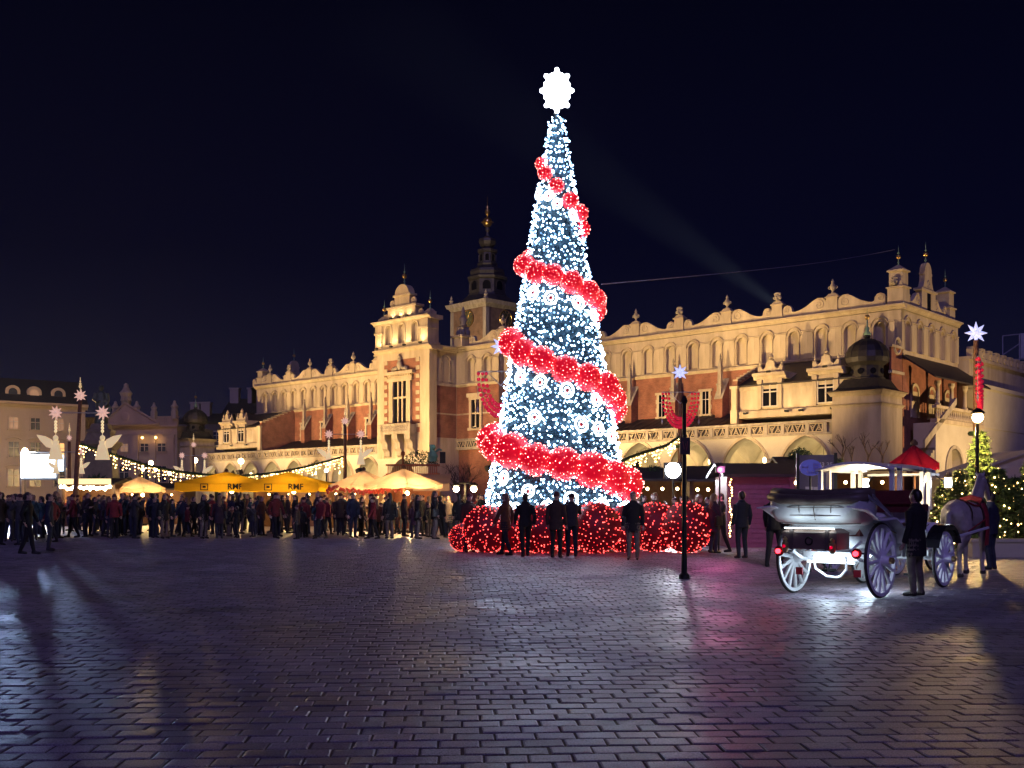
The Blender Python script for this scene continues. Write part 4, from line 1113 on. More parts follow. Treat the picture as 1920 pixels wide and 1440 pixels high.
def ball_pole(u, ytop, d, label, rot, half=.9, drop=1.55, balls=True):
    p = PX(u, HY, d); H = PX(u, ytop, d).z
    r = tag(empty('decorated_pole', (p.x, p.y, 0), rot), label, 'decorated pole', 'market poles with red ball garlands')
    MB().tube([(0,0,0),(0,0,H-.55)], [.13,.09], 10).build('pole', POLEW, r)
    m = MB(); m.M = Matrix.Rotation(-rot, 4, 'Z'); burst(m, (0,0,H-.28), .42); m.tube([(0,0,H-.6),(0,0,H-.3)], .02, 5); m.build('snowflake', SNOW, r)
    zb = H-1.25; m = MB(); m.tube([(-half,-.12,zb),(half,-.12,zb)], .025, 6)
    for s in (-1, 1): m.tube([(s*half*.62,-.12,zb),(0,-.12,zb-.55)], .02, 5)
    m.build('crossbar', STEEL, r)
    for s in (-1, 1):
        for row in range(3):
            n = 13-2*row
            for i in range(n):
                f = i/(n-1); x = s*half*(.97-.17*row)*math.cos(f*R(86)); z = zb-.08-drop*(1.05-.13*row)*math.sin(f*R(90))
                obj('garland_ball', GRB, r, (x, -.14+(.05 if row == 1 else 0), z), scale=.066+.034*f)
        t = MB(); t.tube([(s*half,-.12,zb),(s*half,-.12,zb-1.35)], .012, 4); t.lathe([(.005,0),(.05,.12),(.005,.3)], 6, (s*half,-.12,zb-1.6)); t.build('tassel', STEEL, r)
    g = MB(); g.torus((0,0,zb-drop-1.1), .2, .09, 12, 6, 'z'); g.build('fir_wreath', GREEN, r)
    return r
ball_pole(940, 636, 40, 'timber pole with red ball garland and snowflake just left of the tree', R(-10))
ball_pole(1275, 688, 51, 'timber pole with red ball garland behind the black lamp post', 0)
o = ball_pole(1830, 610, 38, 'tall timber pole with red ball garland and white snowflake at far right', R(62), half=.95, drop=1.6)
def angel_mesh():
    m = MB()
    m.extrude([(-.34,0),(.34,0),(.16,.75),(-.16,.75)], -.10, .10); m.extrude([(-.12,.75),(.12,.75),(.15,.95),(-.15,.95)], -.08, .08)
    m.sphere((0,0,1.08), .14, 8, 6)
    return m.mesh('angel_body', ANGEL)
def wing_mesh():
    return MB().extrude([(.12,.55),(.45,.62),(.78,.98),(.95,1.25),(.55,1.18),(.2,1.0)], -.04, .04).mesh('angel_wing', ANGEL)
ANG, WNG = angel_mesh(), wing_mesh(); WNGL = WNG
def angel_pole(u, ytop, d, lean, half, label, sc=1.0):
    p = PX(u, HY, d); H = PX(u, ytop, d).z
    r = tag(empty('decorated_pole', (p.x, p.y, 0)), label, 'decorated pole', 'market poles with angels and stars')
    MB().tube([(-lean,0,0),(lean*.6,0,H-1.0)], [.15,.10], 10).build('pole', POLEW, r)
    m = MB(); burst(m, (lean*.6,0,H-.75), .36*sc, 9); m.build('star', STARP, r)
    m = MB()
    for k in range(3): m.sphere((lean*.6,0,H-.25+.14*k), .09-.02*k, 8, 6)
    m.tube([(lean*.6,0,H-.7),(lean*.6,0,H+.25)], .02, 5); m.build('bead_finial', mat('gold_beads', (.7,.5,.25), None, .3, emit=(1,.7,.35), es=.5), r)
    zb = H-1.7; m = MB(); m.tube([(-half+lean*.5,-.1,zb),(half+lean*.5,-.1,zb)], .025, 6); m.build('crossbar', STEEL, r)
    for s in (-1, 1):
        x = s*half+lean*.5; b = MB(); burst(b, (x,-.1,zb), .40*sc, 9); b.build('star', STARP, r)
        b = MB()
        for k in range(4): b.sphere((x,-.1,zb-.5-.17*k), .09, 7, 5)
        b.tube([(x,-.1,zb-.3),(x,-.1,zb-1.3)], .015, 4); b.build('bead_drop', mat('cream_beads', (.7,.55,.35), None, .4, emit=(1,.75,.4), es=.8), r)
        a = obj('angel', ANG, r, (x, -.1, zb-2.45*sc), scale=sc*1.05)
        obj('angel_wing', WNG, a, scale=(s,1,1))
    return r
angel_pole(146, 716, 57, .22, 1.28, 'red timber pole with two cream angels and three paper stars before the monument', 1.05)
angel_pole(647, 770, 75, 0, 1.15, 'timber pole with cream angels and stars in front of the tower', .9)
angel_pole(363, 818, 92, 0, 1.0, 'small far pole with pale angels before the left pavilion', .8)
angel_pole(130, 800, 70, 0, .85, 'slim pole with small pale blue lit stars beside the red pole', .6)
def garland(pts, label, nl, seed, drop=.7):
    q = random.Random(seed); P = [Vector(p) for p in pts]
    # smooth resample
    pp = []
    for i in range(len(P)-1):
        p0, p1, p2, p3 = P[max(i-1,0)], P[i], P[i+1], P[min(i+2,len(P)-1)]
        for k in range(10):
            t = k/10; pp.append(.5*((2*p1)+(p2-p0)*t+(2*p0-5*p1+4*p2-p3)*t*t+(3*p1-p0-3*p2+p3)*t**3))
    pp.append(P[-1])
    r = tag(empty('fairy_garland', pp[0]), label, 'garland', 'fir garlands with fairy lights'); o = pp[0]; pp = [p-o for p in pp]
    g = MB(); g.tube(pp, .07, 6)
    for i in range(nl*6):
        c = pp[q.randrange(len(pp)-1)].lerp(pp[min(len(pp)-1, q.randrange(len(pp)))], 0) if False else None
        k = q.randrange(len(pp)-1); c = pp[k].lerp(pp[k+1], q.random())
        dv = Vector((q.uniform(-1,1),q.uniform(-1,1),q.uniform(-1,.9))).normalized()*q.uniform(.12,.26); w = dv.orthogonal().normalized()*.03
        g.add([tuple(c-w),tuple(c+w),tuple(c+dv)], [(0,1,2)])
    me = bpy.data.meshes.new('fir_rope'); me.from_pydata(g.v, [], g.f); me.materials.append(GREEN); obj('fir_rope', me, r)
    l_ = MB(); w_ = MB()
    for i in range(nl):
        f = (i+q.random())/nl*(len(pp)-1); k = min(int(f), len(pp)-2); c = pp[k].lerp(pp[k+1], f-k)
        n = q.choice((1,2,3,4)); 
        for j in range(n): l_.octa((c.x+q.uniform(-.04,.04), c.y-.06, c.z-.10-drop*j/4-q.uniform(0,.08)), q.choice((.03,.038,.046)))
        w_.tube([tuple(c), (c.x, c.y-.06, c.z-.12-drop*(n-1)/4)], .006, 3)
    stuff(obj('fairy_lights', l_.mesh('fairy_lights', LEDY), r)); w_.build('light_wires', IRON, r)
garland([PX(150,832,57),PX(215,853,58),PX(280,873,60),PX(350,886,62),PX(430,892,65),PX(500,888,68),PX(560,878,71),PX(600,868,73),PX(644,856,75)], 'long fir garland with warm lights swagged between the angel poles', 120, 3, .75)
garland([PX(1275,818,51),PX(1250,834,50),PX(1215,846,49),PX(1180,858,48),PX(1150,874,47)], 'short fir garland with warm lights right of the tree', 34, 4, .6)
# ================================================================ MARKET
def cloth_mat(name, c, tr=.45):
    m = bpy.data.materials.new(name); m.use_nodes = True
    n, l = m.node_tree.nodes, m.node_tree.links; n.clear()
    o = n.new('ShaderNodeOutputMaterial'); d = n.new('ShaderNodeBsdfDiffuse'); t = n.new('ShaderNodeBsdfTranslucent'); x = n.new('ShaderNodeMixShader')
    nz = n.new('ShaderNodeTexNoise'); nz.inputs['Scale'].default_value = 2.2; rp = n.new('ShaderNodeValToRGB'); tc = n.new('ShaderNodeTexCoord')
    l.new(tc.outputs['Object'], nz.inputs['Vector']); l.new(nz.outputs['Fac'], rp.inputs[0])
    rp.color_ramp.elements[0].color = (*[v*.8 for v in c], 1); rp.color_ramp.elements[1].color = (*c, 1)
    l.new(rp.outputs[0], d.inputs[0]); l.new(rp.outputs[0], t.inputs[0]); x.inputs[0].default_value = tr
    l.new(d.outputs[0], x.inputs[1]); l.new(t.outputs[0], x.inputs[2]); l.new(x.outputs[0], o.inputs[0])
    return m
YEL = cloth_mat('yellow_canvas', (.78,.46,.02)); BEI = cloth_mat('beige_canvas', (.66,.47,.32), .5); REDC = cloth_mat('red_canvas', (.55,.02,.06), .5)
PRINT = mat('black_print', (.02,.018,.015), None, .8)
BULB = glow('warm_bulb', (1,.66,.28), 22); BULBS = MB().sphere((0,0,0), .11, 8, 6).mesh('bulb', BULB, True)
WARML = (1,.62,.26)
def umbrella(u, yap, yed, hw, d, mt, label, rot=0, sides=4, val=.42, cat='umbrella', group='market umbrellas', energy=45, text=False, garl=False):
    p = PX(u, HY, d); za = PX(u, yap, d).z; ze = PX(u, yed, d).z; w = hw*d/F
    r = tag(empty('market_umbrella', (p.x, p.y, 0), rot), label, cat, group)
    MB().tube([(0,0,0),(0,0,za)], .04, 8).build('pole', mat('umbrella_pole', (.35,.22,.12), None, .6) if False else WOOD, r)
    c = MB(); n = sides; N = n*4
    def edge(i, f):
        k = i//4; t = (i % 4)/4; a0 = 2*math.pi*k/n+math.pi/n; a1 = 2*math.pi*(k+1)/n+math.pi/n; s = w/math.cos(math.pi/n) if n == 4 else w
        x = s*(math.cos(a0)*(1-t)+math.cos(a1)*t); y = s*(math.sin(a0)*(1-t)+math.sin(a1)*t); sag = .12*math.sin(math.pi*t)*f
        return x*f, y*f, sag
    lev = (.04,.35,.7,1.0)
    for f in lev:
        for i in range(N):
            x, y, sg = edge(i, f); c.v.append((x, y, za+(ze-za)*(f**.92)-sg*.6))
    for j in range(len(lev)-1):
        for i in range(N): c.f.append((j*N+i, j*N+(i+1)%N, (j+1)*N+(i+1)%N, (j+1)*N+i)); c.m.append(0)
    b = (len(lev)-1)*N; o0 = len(c.v)
    for i in range(N):
        x, y, sg = edge(i, 1.0); c.v.append((x*1.005, y*1.005, ze-sg*.6-val))
    for i in range(N): c.f.append((b+i, b+(i+1)%N, o0+(i+1)%N, o0+i)); c.m.append(0)
    me = bpy.data.meshes.new('canopy'); me.from_pydata(c.v, [], c.f); me.materials.append(mt); me.update(); cn = obj('canopy', me, r)
    rb = MB()
    for k in range(n):
        x, y, _ = edge(k*4, .98); rb.tube([(0,0,za-.12),(x,y,ze-.06)], .022, 4); x2, y2, _ = edge(k*4, .5); rb.tube([(0,0,za-.9),(x2,y2,(za+ze)/2-.1)], .016, 4)
    rb.build('ribs', WOOD, r); MB().lathe([(.1,-.02),(.1,.06),(.03,.14)], 8, (0,0,za)).build('cap', WOOD, r)
    MB().box(-.35,.35,-.35,.35,0,.12).build('base', IRON, r)
    if text:
        t_ = text_mesh('RMF', .42, .004, PRINT, True); sh = Matrix.Shear('XZ', 4, (.0,.0)) if False else None
        for q, bd in ((w*.42, 'RMF'),):
            obj('printed_lettering', t_, cn, (q, -w*1.02-.01, ze-val*.55), rot=(R(90),0,0))
        sq = MB(); x = -w*.3; y = -w*1.02; z = ze-val*.55
        sq.box(x-.2,x+.2,y-.012,y,z-.17,z-.13); sq.box(x-.2,x+.2,y-.012,y,z+.13,z+.17); sq.box(x-.2,x-.16,y-.012,y,z-.129,z+.129); sq.box(x+.16,x+.2,y-.012,y,z-.129,z+.129); sq.box(x-.08,x+.08,y-.012,y,z-.05,z+.05)
        sq.build('printed_emblem', PRINT, cn)
    if garl:
        g = MB(); q = random.Random(u)
        for i in range(70):
            t = i/69; g.sphere((-w+2*w*t, -w*1.03, ze-.10-val+.1*math.sin(9*t)+q.uniform(-.12,.12)), q.uniform(.05,.11), 5, 4)
        g.build('red_garland', mat('red_tinsel', (.42,.02,.02), (.10,.05,.02), .5, scale=7, emit=(1,.05,.02), es=.08), cn)
    obj('bulb', BULBS, r, (w*.2, -w*.35, ze-.45)); lamp('umbrella_lamp', 'POINT', (w*.2, -w*.35, ze-.62), energy, WARML, r, .12)
    return r
umbrella(262, 893, 914, 47, 62, BEI, 'beige market umbrella between the bright kiosk and the yellow umbrellas', .1, 8, .25, energy=420)
umbrella(425, 884, 906, 76, 56, YEL, 'yellow market umbrella farther left of the two with black lettering', .05, 4, .40, energy=300, text=True)
umbrella(543, 884, 906, 70, 54, YEL, 'yellow market umbrella nearer the beige umbrellas, with black lettering', -.04, 4, .40, energy=300, text=True)
umbrella(682, 881, 910, 70, 52, BEI, 'beige market umbrella with red tinsel garland along its edge', .2, 8, .18, energy=650, garl=True)
umbrella(757, 878, 907, 74, 49, BEI, 'large glowing beige market umbrella before the tower base', -.2, 8, .18, energy=800)
umbrella(1714, 833, 868, 46, 30, REDC, 'red umbrella behind the covered carriage', .3, 8, .15, energy=18)

def lap_wall(mb, x0, x1, y, z0, z1, h=.16, out=-1, mi=0):
    z = z0
    while z < z1-.02:
        zt = min(z+h-.012, z1); mb.extrude_x([(y,z),(y+out*.05,z),(y+out*.018,zt),(y,zt)], x0, x1, mi); z += h
def stall(u0, u1, d, ztop, label, wood=WOOD, roofm=None, open_front=True, rise=.7, depth=2.4, energy=40, over=.35, rot=0, group='wooden market stalls', color=WARML):
    p = PX((u0+u1)/2, HY, d); w = (u1-u0)*d/F/2
    r = tag(empty('market_stall', (p.x, p.y, 0), rot), label, 'market stall', group)
    m = MB()
    if not open_front: lap_wall(m, -w, w, 0, 0, ztop)
    else: lap_wall(m, -w, w, 0, 0, 1.0)
    m.box(-w, w, depth-.05, depth, 0, ztop); m.box(-w, -w+.05, .01, depth-.051, 0, ztop); m.box(w-.05, w, .01, depth-.051, 0, ztop)
    m.build('plank_walls', wood, r)
    for s in (-1, 1): MB().box(s*w-.07, s*w+.07, -.09, .05, 0, ztop).build('corner_post', wood, r)
    rf = MB(); rf.extrude_x([(-over,ztop-.05),(depth/2,ztop+rise),(depth+over,ztop-.05),(depth+over,ztop+.05),(depth/2,ztop+rise+.1),(-over,ztop+.05)], -w-.25, w+.25); rf.build('roof', roofm or ROOF, r)
    if open_front:
        MB().box(-w-.05, w+.05, -.35, .1, 1.0, 1.08).build('counter', wood, r)
        q = random.Random(int(u0*7+d)); g = MB(); 
        for k in range(16):
            x = -w+.2+(2*w-.4)*k/15; h = q.uniform(.08,.3)
            if k % 2: g.lathe([(.07,0),(.1,h*.5),(.05,h)], 6, (x,-.1,1.08), mi=q.randrange(3))
            else: g.box(x-.09,x+.09,-.2,.0,1.08,1.08+h,q.randrange(3))
        g.build('goods', [mat('goods_red', (.35,.05,.03), None, .6), mat('goods_tan', (.45,.28,.12), None, .6), mat('goods_cream', (.6,.52,.4), None, .6)], r)
        for k in (-1, 0, 1): obj('bulb', BULBS, r, (k*w*.6, .15, ztop-.35), scale=.6)
        lamp('stall_lamp', 'POINT', (0, .45, ztop-.45), energy, color, r, .15)
    return r
# bright kiosk at the left
st_ = stall(120, 214, 60, 2.45, 'brilliantly lit flat kiosk with glowing fascia below the monument', rise=.25, energy=200, over=.6)
MB().box(-1.5,1.5,-.66,-.6,2.42,2.74).build('lit_fascia', glow('kiosk_fascia_light', (1,.72,.34), 1.6), st_)
m = MB(); q = random.Random(2)
for k in range(16): m.sphere((-1.4+2.8*k/15, -.5, 2.22+q.uniform(-.07,.07)), .10, 7, 5)
m.build('lamp_row', glow('kiosk_lamps', (1,.86,.52), 26), st_)
# wooden stall with orange balustraded roof
so_ = stall(728, 822, 56, 2.75, 'orange timber stall with balustraded roof left of the bare tree', ORANGEWOOD, rise=.1, energy=80)
m = MB(); w = 94*56/F/2
for k in range(26): m.box(-w+k*2*w/26, -w+k*2*w/26+.05, -.3,-.25, 2.95, 3.35)
m.box(-w-.1,w+.1,-.33,-.2,3.35,3.45); m.box(-w-.1,w+.1,-.33,-.2,2.85,2.95); m.lathe([(.06,3.45),(.06,3.9),(.12,3.92),(.12,4.1),(.02,4.15)], 8, (-w*.4,-.25,0)); m.build('roof_balustrade', ORANGEWOOD, so_)
m = MB(); q = random.Random(8)
for k in range(700):
    a = q.uniform(0,math.pi); rr = q.random()**.5; x = .35+1.0*rr*math.cos(a); z = 3.35+.85*rr*math.sin(a); v = Vector((q.uniform(-1,1),q.uniform(-1,1),q.uniform(-1,1))).normalized()*.12
    y = .2+q.uniform(-.4,.4); m.add([(x-.03,y,z),(x+.03,y,z),(x+v.x,y+v.y,z+v.z)], [(0,1,2)])
m.build('fir_heap', GREEN, so_)
m = MB(); m.lathe([(.2,3.6),(.28,3.9),(.16,4.15),(.1,4.2)], 8, (1.05,-.1,0)); m.sphere((1.05,-.1,4.35), .17, 8, 6); m.tube([(1.1,-.1,4.05),(1.4,-.2,4.25),(1.55,-.2,4.2)], [.07,.06,.05], 6); m.tube([(1.0,-.1,4.05),(.9,-.2,4.5)], [.07,.05], 6)
m.build('green_figure', mat('pale_green_figure', (.18,.42,.28), None, .5), so_); MB().box(1.45,1.75,-.4,-.1,3.5,4.1).build('dark_lantern', IRON, so_)
m = MB(); m.extrude_x([(-1.6,2.35),(-.2,2.9),(-.2,2.94),(-1.6,2.40)], w*.1, w+.7); m.extrude_x([(-1.62,2.0),(-1.6,2.0),(-1.6,2.38),(-1.62,2.38)], w*.1, w+.7); m.build('beige_awning', BEI, so_)
stall(478, 604, 60, 2.2, 'low lit stall with bulbs behind the yellow umbrellas', WOOD, rise=.3, energy=260)
stall(606, 722, 57, 2.2, 'long lit stall with bulbs under the tinselled beige umbrella', WOOD, rise=.25, energy=320)
stall(222, 345, 66, 2.2, 'lit stall with bulbs between kiosk and yellow umbrellas', WOOD, rise=.3, energy=240)
# small twin-lamp post
def twin_lamp(u, y, d, label, sep=.5, e_=50, color=(1,.62,.24), n=2, gcol=(1,.70,.34), s=40, rad=.13):
    p = PX(u, HY, d); z = PX(u, y, d).z; r = tag(empty('street_lamp', (p.x, p.y, 0)), label, 'street lamp')
    m = MB(); m.tube([(0,0,0),(0,0,z+.25)], [.06,.04], 8); m.tube([(-sep,0,z+.25),(sep,0,z+.25)], .03, 6) if n == 2 else None; m.build('post', IRON, r)
    gm_ = glow('lamp_globe', gcol, s)
    for sx_ in ((-sep, sep) if n == 2 else (0,)):
        MB().lathe([(.06,.28),(.17,.2),(.19,.14),(.06,.1)], 8, (sx_,-.02,z)).build('lamp_hood', IRON, r) if n == 2 else None
        MB().sphere((sx_,-.02,z if n == 2 else z+.3), rad, 10, 8).build('globe', gm_, r, smooth=True)
        lamp('street_lamp_light', 'POINT', (sx_,-.45,z if n == 2 else z+.3), e_, color, r, .12)
    return r
twin_lamp(872, 917, 44, 'twin warm lamps on a dark post left of the tree foot', .37, 70, s=60)
for (u, y, d, lb) in ((283,873,128,'street lamp glowing beside the palace'),(452,870,112,'street lamp glowing above the yellow umbrellas'),(366,868,120,'street lamp glowing under the far angel pole'),(268,888,76,'left one of a pair of low lamps behind the beige umbrella'),(292,888,76,'right one of a pair of low lamps behind the beige umbrella'),(47,850,118,'street lamp glaring above the stage screen at the left'),(318,895,76,'small low lamp between beige umbrella and yellow umbrella')):
    twin_lamp(u, y, d, lb, n=1, e_=(36000 if u < 100 else 15000 if u < 300 else 6500) if d > 80 else 60, s=45 if d > 80 else 20, rad=.3 if d > 80 else .13)
twin_lamp(612, 891, 66, 'small cold white lamp behind the beige umbrellas', n=1, e_=30, color=(.8,.9,1), gcol=(.8,.9,1), s=20, rad=.12)
# stage screen
p = PX(72, HY, 72); sg = tag(empty('stage_screen', (p.x, p.y, 0), R(-12)), 'glaring blue white stage screen on a truss at the left edge', 'screen')
w = 1.35; zb_, zt_ = PX(0,896,72).z, PX(0,852,72).z
MB().box(-w, w, -.06, .02, zb_, zt_).build('screen_panel', glow('led_screen', (.70,.86,1), 5.5), sg)
MB().box(w+.22, w+.60, -.06, .02, zb_+.45, zt_-.05).build('side_panel', glow('led_side_screen', (.55,.75,1), 3), sg)
m = MB()
for x in (-w-.1, w+.1, w+.7): m.tube([(x,.08,0),(x,.08,zt_+.2)], .05, 6)
m.tube([(-w-.1,.08,zt_+.15),(w+.7,.08,zt_+.15)], .05, 6); m.tube([(-w-.1,.08,zb_-.1),(w+.7,.08,zb_-.1)], .05, 6); m.build('truss', STEEL, sg)
m = MB(); m.M = Matrix.Translation((-w+.5,-.25,zt_+.1)); m.sphere((0,0,0), .22, 10, 8); m.build('stage_spotlight', glow('stage_spot', (.92,.96,1), 60), sg)
lamp('stage_light', 'SPOT', (-w+.5,-.6,zt_-.2), 16000, (.42,.60,1), sg, .35, (9,-52,-1.0), 80, .8)
# right-hand market: dark awninged stalls, pink lit stall, info board, oval sign
stall(1196, 1290, 42, 2.35, 'dark low stall with fir boughs behind the white floodlight', rise=.45, energy=26)
stall(1296, 1362, 40, 2.30, 'dark awninged stall right of the white floodlight', rise=.5, energy=22)
PINKWD = mat('magenta_lit_planks', (.30,.10,.16), (.22,.07,.12), .55, scale=5, bump=.2)  # pink lighting on the wall is mixed into the plank colour
ps = stall(1366, 1484, 34, 2.35, 'closed plank stall glowing magenta right of the tree', PINKWD, open_front=False, rise=.35, depth=2.2)
stall(1478, 1560, 36, 2.5, 'brown timber stall behind the oval sign', WOOD, rise=.5, energy=26)
m = MB(); q = random.Random(4)
for k in range(22): m.octa((q.uniform(-.05,.05), -.1, .4+1.9*k/22), .03)
p = PX(1369, HY, 33.4); cl = tag(empty('light_string', (p.x,p.y,0)), 'vertical string of small warm lights on the magenta stall corner', 'light string'); m.build('bulbs', LEDY, cl); MB().tube([(0,-.06,.3),(0,-.06,2.4)], .01, 4).build('wire', IRON, cl)
lamp('magenta_stall_lamp', 'SPOT', PX(1350, 880, 30.5), 420, (1,.25,.62), None, .15, PX(1430, 930, 34), 110, .6)
lamp('pink_paving_fill', 'SPOT', PX(1345, 872, 30.2), 170, (1,.16,.50), None, .35, (4.2, 12.5, 0), 100, 1.0)  # added pink fill that throws magenta onto the paving
mm_ = MB(); mm_.box(-.13,.13,-.08,.08,-.1,.1); pk = tag(empty('stall_spotlight', PX(1350,880,30.6)), 'small pink spotlight hung before the magenta stall', 'spotlight'); mm_.build('housing', IRON, pk); MB().tube([(0,0,.1),(0,0.2,-2.45)], .025, 6).build('stand', IRON, pk)
bd = PX(1531, HY, 27); board = tag(empty('info_board', (bd.x,bd.y,0), R(-12)), 'purple information panel with pale printed sheets beside the carriages', 'sign')
w = 34*27/F; zt_ = PX(0,853,27).z
MB().box(-w,w,-.04,.04,.3,zt_).build('panel', mat('purple_panel', (.09,.065,.13), (.07,.05,.10), .5), board)
for s in (-1,1): MB().box(s*w-.04,s*w+.04,-.06,.06,0,zt_+.05).build('leg', IRON, board)
PAPER = mat('pale_printed_sheet', (.55,.50,.52), (.45,.40,.44), .8)
for (x, z, a, b) in ((-.18,1.75,.10,.16),(.02,1.72,.09,.18),(-.26,1.25,.07,.18),(-.09,1.24,.07,.2),(.10,1.25,.07,.18),(.28,1.25,.07,.18)): MB().box(x-a,x+a,-.048,-.041,z-b,z+b).build('printed_sheet', PAPER, board)
obj('printed_lettering', text_mesh('43 35', .16, .003, PAPER, True), board, (.22,-.045,zt_-.26), rot=(R(90),0,0))
sg_ = PX(1520, HY, 22.5); oval = tag(empty('oval_sign', (sg_.x,sg_.y,0)), 'blue violet oval sign on a thin dark post', 'sign')
zc_ = PX(0,877,22.5).z; MB().tube([(0,.03,0),(0,.03,zc_-.15)], .022, 8).build('post', IRON, oval)
SIGNB = mat('violet_sign_face', (.17,.17,.55), (.13,.13,.45), .4, emit=(.25,.25,1), es=.16)
m = MB(); m.M = Matrix.Translation((0,0,zc_)) @ Matrix.Rotation(R(90),4,'X'); m.lathe([(.235,-.03),(.24,-.02),(.24,.02),(.235,.03)], 32, sx=1, sy=.74); m.build('sign_face', SIGNB, oval)
MK = mat('sign_marking', (.50,.42,.75), None, .5)
m = MB(); m.box(-.19,-.06,-.036,-.031,zc_-.005,zc_+.02); m.box(-.19,-.17,-.036,-.031,zc_-.03,zc_+.045); m.box(-.08,-.06,-.036,-.031,zc_-.03,zc_+.045)
for k in range(3): m.box(.06,.16,-.036,-.031,zc_-.03+.045*k,zc_-.005+.045*k)
m.box(.05,.065,-.036,-.031,zc_-.05,zc_+.1); m.box(.16,.175,-.036,-.031,zc_-.05,zc_+.1)
for k in range(5): m.box(-.08+.045*k,-.05+.045*k,-.036,-.031,zc_-.13,zc_-.07-.015*(k % 2))
m.build('sign_marking', MK, oval)
# white floodlight and black post
fp = PX(1262, HY, 39); fz = PX(0,882,39).z; wf = tag(empty('work_floodlight', (fp.x,fp.y,0)), 'dazzling cold white floodlight on a stand right of the tree', 'floodlight')
MB().tube([(0,0,0),(0,0,fz-.2)], .04, 8).build('stand', IRON, wf); MB().box(-.34,.34,-.0,.14,-.3+fz,.3+fz).build('housing', IRON, wf)
m = MB(); m.M = Matrix.Translation((0,-.0,fz)) @ Matrix.Rotation(R(90),4,'X'); m.lathe([(.29,.01),(.27,.07),(.15,.12)], 20); m.build('lens', glow('white_flood_lens', (.90,.95,1), 55), wf)
lamp('work_floodlight_beam', 'SPOT', (0,-.35,fz), 620, (.80,.88,1), wf, .25, (3.2,-22,-.6), 120, .5)
bp_ = PX(1283, HY, 20.8); blk = tag(empty('black_post', (bp_.x,bp_.y,0)), 'slim black post with small box sign standing before the market', 'post')
MB().tube([(0,0,0),(0,0,.9),(0,0,3.5)], [.06,.05,.04], 10).build('post', IRON, blk); MB().lathe([(.11,0),(.1,.08),(.06,.12)], 10).build('base', IRON, blk); MB().lathe([(.05,3.5),(.07,3.55),(.03,3.66)], 8).build('cap', IRON, blk)
MB().box(-.10,.10,-.09,-.03,2.48,2.82).build('box_sign', mat('dark_sign_box', (.05,.03,.03), None, .5), blk)
m = MB(); m.tube([(-.045,-.1,2.74),(-.02,-.1,2.58),(.01,-.1,2.7),(.03,-.1,2.56),(.05,-.1,2.74)], .008, 4); m.build('sign_symbol', mat('reddish_symbol', (.45,.14,.10), None, .5), blk)
# hanging snow star at the right end of the garland pole
# street lamp at far right, firs with lights, white tent, low wall
sl = PX(1832, HY, 33.6); lz = PX(0,783,33.6).z; slp = tag(empty('street_lamp', (sl.x,sl.y,0)), 'bright warm street lamp above the lit fir at far right', 'street lamp')
MB().tube([(0,0,0),(0,0,lz)], [.07,.05], 8).build('post', IRON, slp); MB().sphere((0,-.05,lz), .17, 12, 8).build('globe', glow('street_globe', (1,.68,.30), 45), slp, smooth=True); MB().lathe([(.2,.12),(.22,.16),(.06,.3)], 10, (0,-.05,lz)).build('lamp_hood', IRON, slp)
lamp('far_right_street_light', 'POINT', (0,.35,lz-.45), 1300, (1,.62,.24), slp, .15)
def fir_mesh(h, rb, seed, n=6500, mt=None):
    q = random.Random(seed); m = MB(); m.tube([(0,0,0),(0,0,h)], [h*.022+.02,.01], 6, 1)
    tiers = int(14+h*4)
    for t in range(tiers):
        f = t/tiers; z = h*(.10+.88*f); rr = rb*(1-f)**.85*q.uniform(.85,1.1)+.06; nb = max(4, int(9*(1-f*.5)))
        for b in range(nb):
            a = 2*math.pi*(b+q.random()*.7)/nb; L = rr*q.uniform(.75,1.12); drop = L*q.uniform(.05,.35)
            e_ = Vector((L*math.cos(a), L*math.sin(a), z-drop)); s_ = Vector((0,0,z)); m.tube([tuple(s_), tuple(e_)], [.012,.004], 3, 1)
            for k in range(max(5, int(n/(tiers*nb)))):
                c = s_.lerp(e_, q.uniform(.18,1.0)); dv = (Vector((math.cos(a),math.sin(a),-.15))*.5+Vector((q.uniform(-1,1),q.uniform(-1,1),q.uniform(-.7,.7)))).normalized()*q.uniform(.07,.15)*(.6+.25*h); w = dv.orthogonal().normalized()*.02*(.6+.25*h)
                m.add([tuple(c-w),tuple(c+w),tuple(c+dv)], [(0,1,2)])
    return m
FIRG = mat('fir_green', (0.10,0.165,0.032), (0.05,0.095,0.022), .75, scale=6); BARK = mat('bark', (.07,.045,.03), None, .9)
def fir(u, d, h, rb, seed, label, lights=0, z0=0.0):
    p = PX(u, HY, d); r = tag(empty('fir_tree', (p.x,p.y,z0)), label, 'fir tree', 'small firs at the market edge')
    m = fir_mesh(h, rb, seed)
    cr = MB(); tr_ = MB()
    for f, mi in zip(m.f, m.m):
        (tr_ if mi else cr).add([m.v[i] for i in f], [tuple(range(len(f)))])
    cr.build('crown', FIRG, r); tr_.build('trunk', BARK, r)
    if lights:
        q = random.Random(seed+50); l_ = MB()
        for k in range(lights):
            f = q.random()**1.3; a = q.uniform(0,6.28); rr = rb*(1-f)*1.0; l_.octa((rr*math.cos(a), rr*math.sin(a), h*(.12+.85*f)), q.choice((.018,.023,.03)))
        stuff(l_.build('fairy_lights', LEDY, r))
    return r
fir(1838, 35.2, 4.0, 1.05, 21, 'bright green fir lit by the street lamp above it', 30)
fir(1800, 33.0, 2.6, .95, 22, 'dark fir with fairy lights left of the lamp-lit fir', 50)
fir(1872, 31.0, 2.6, 1.0, 23, 'dark fir with fairy lights just right of the horse', 55)
fir(1903, 30.0, 2.3, 1.0, 24, 'low dark fir with fairy lights near the right edge', 50)
fir(1935, 32.0, 3.0, 1.2, 25, 'dark fir with fairy lights cut by the right edge', 55)
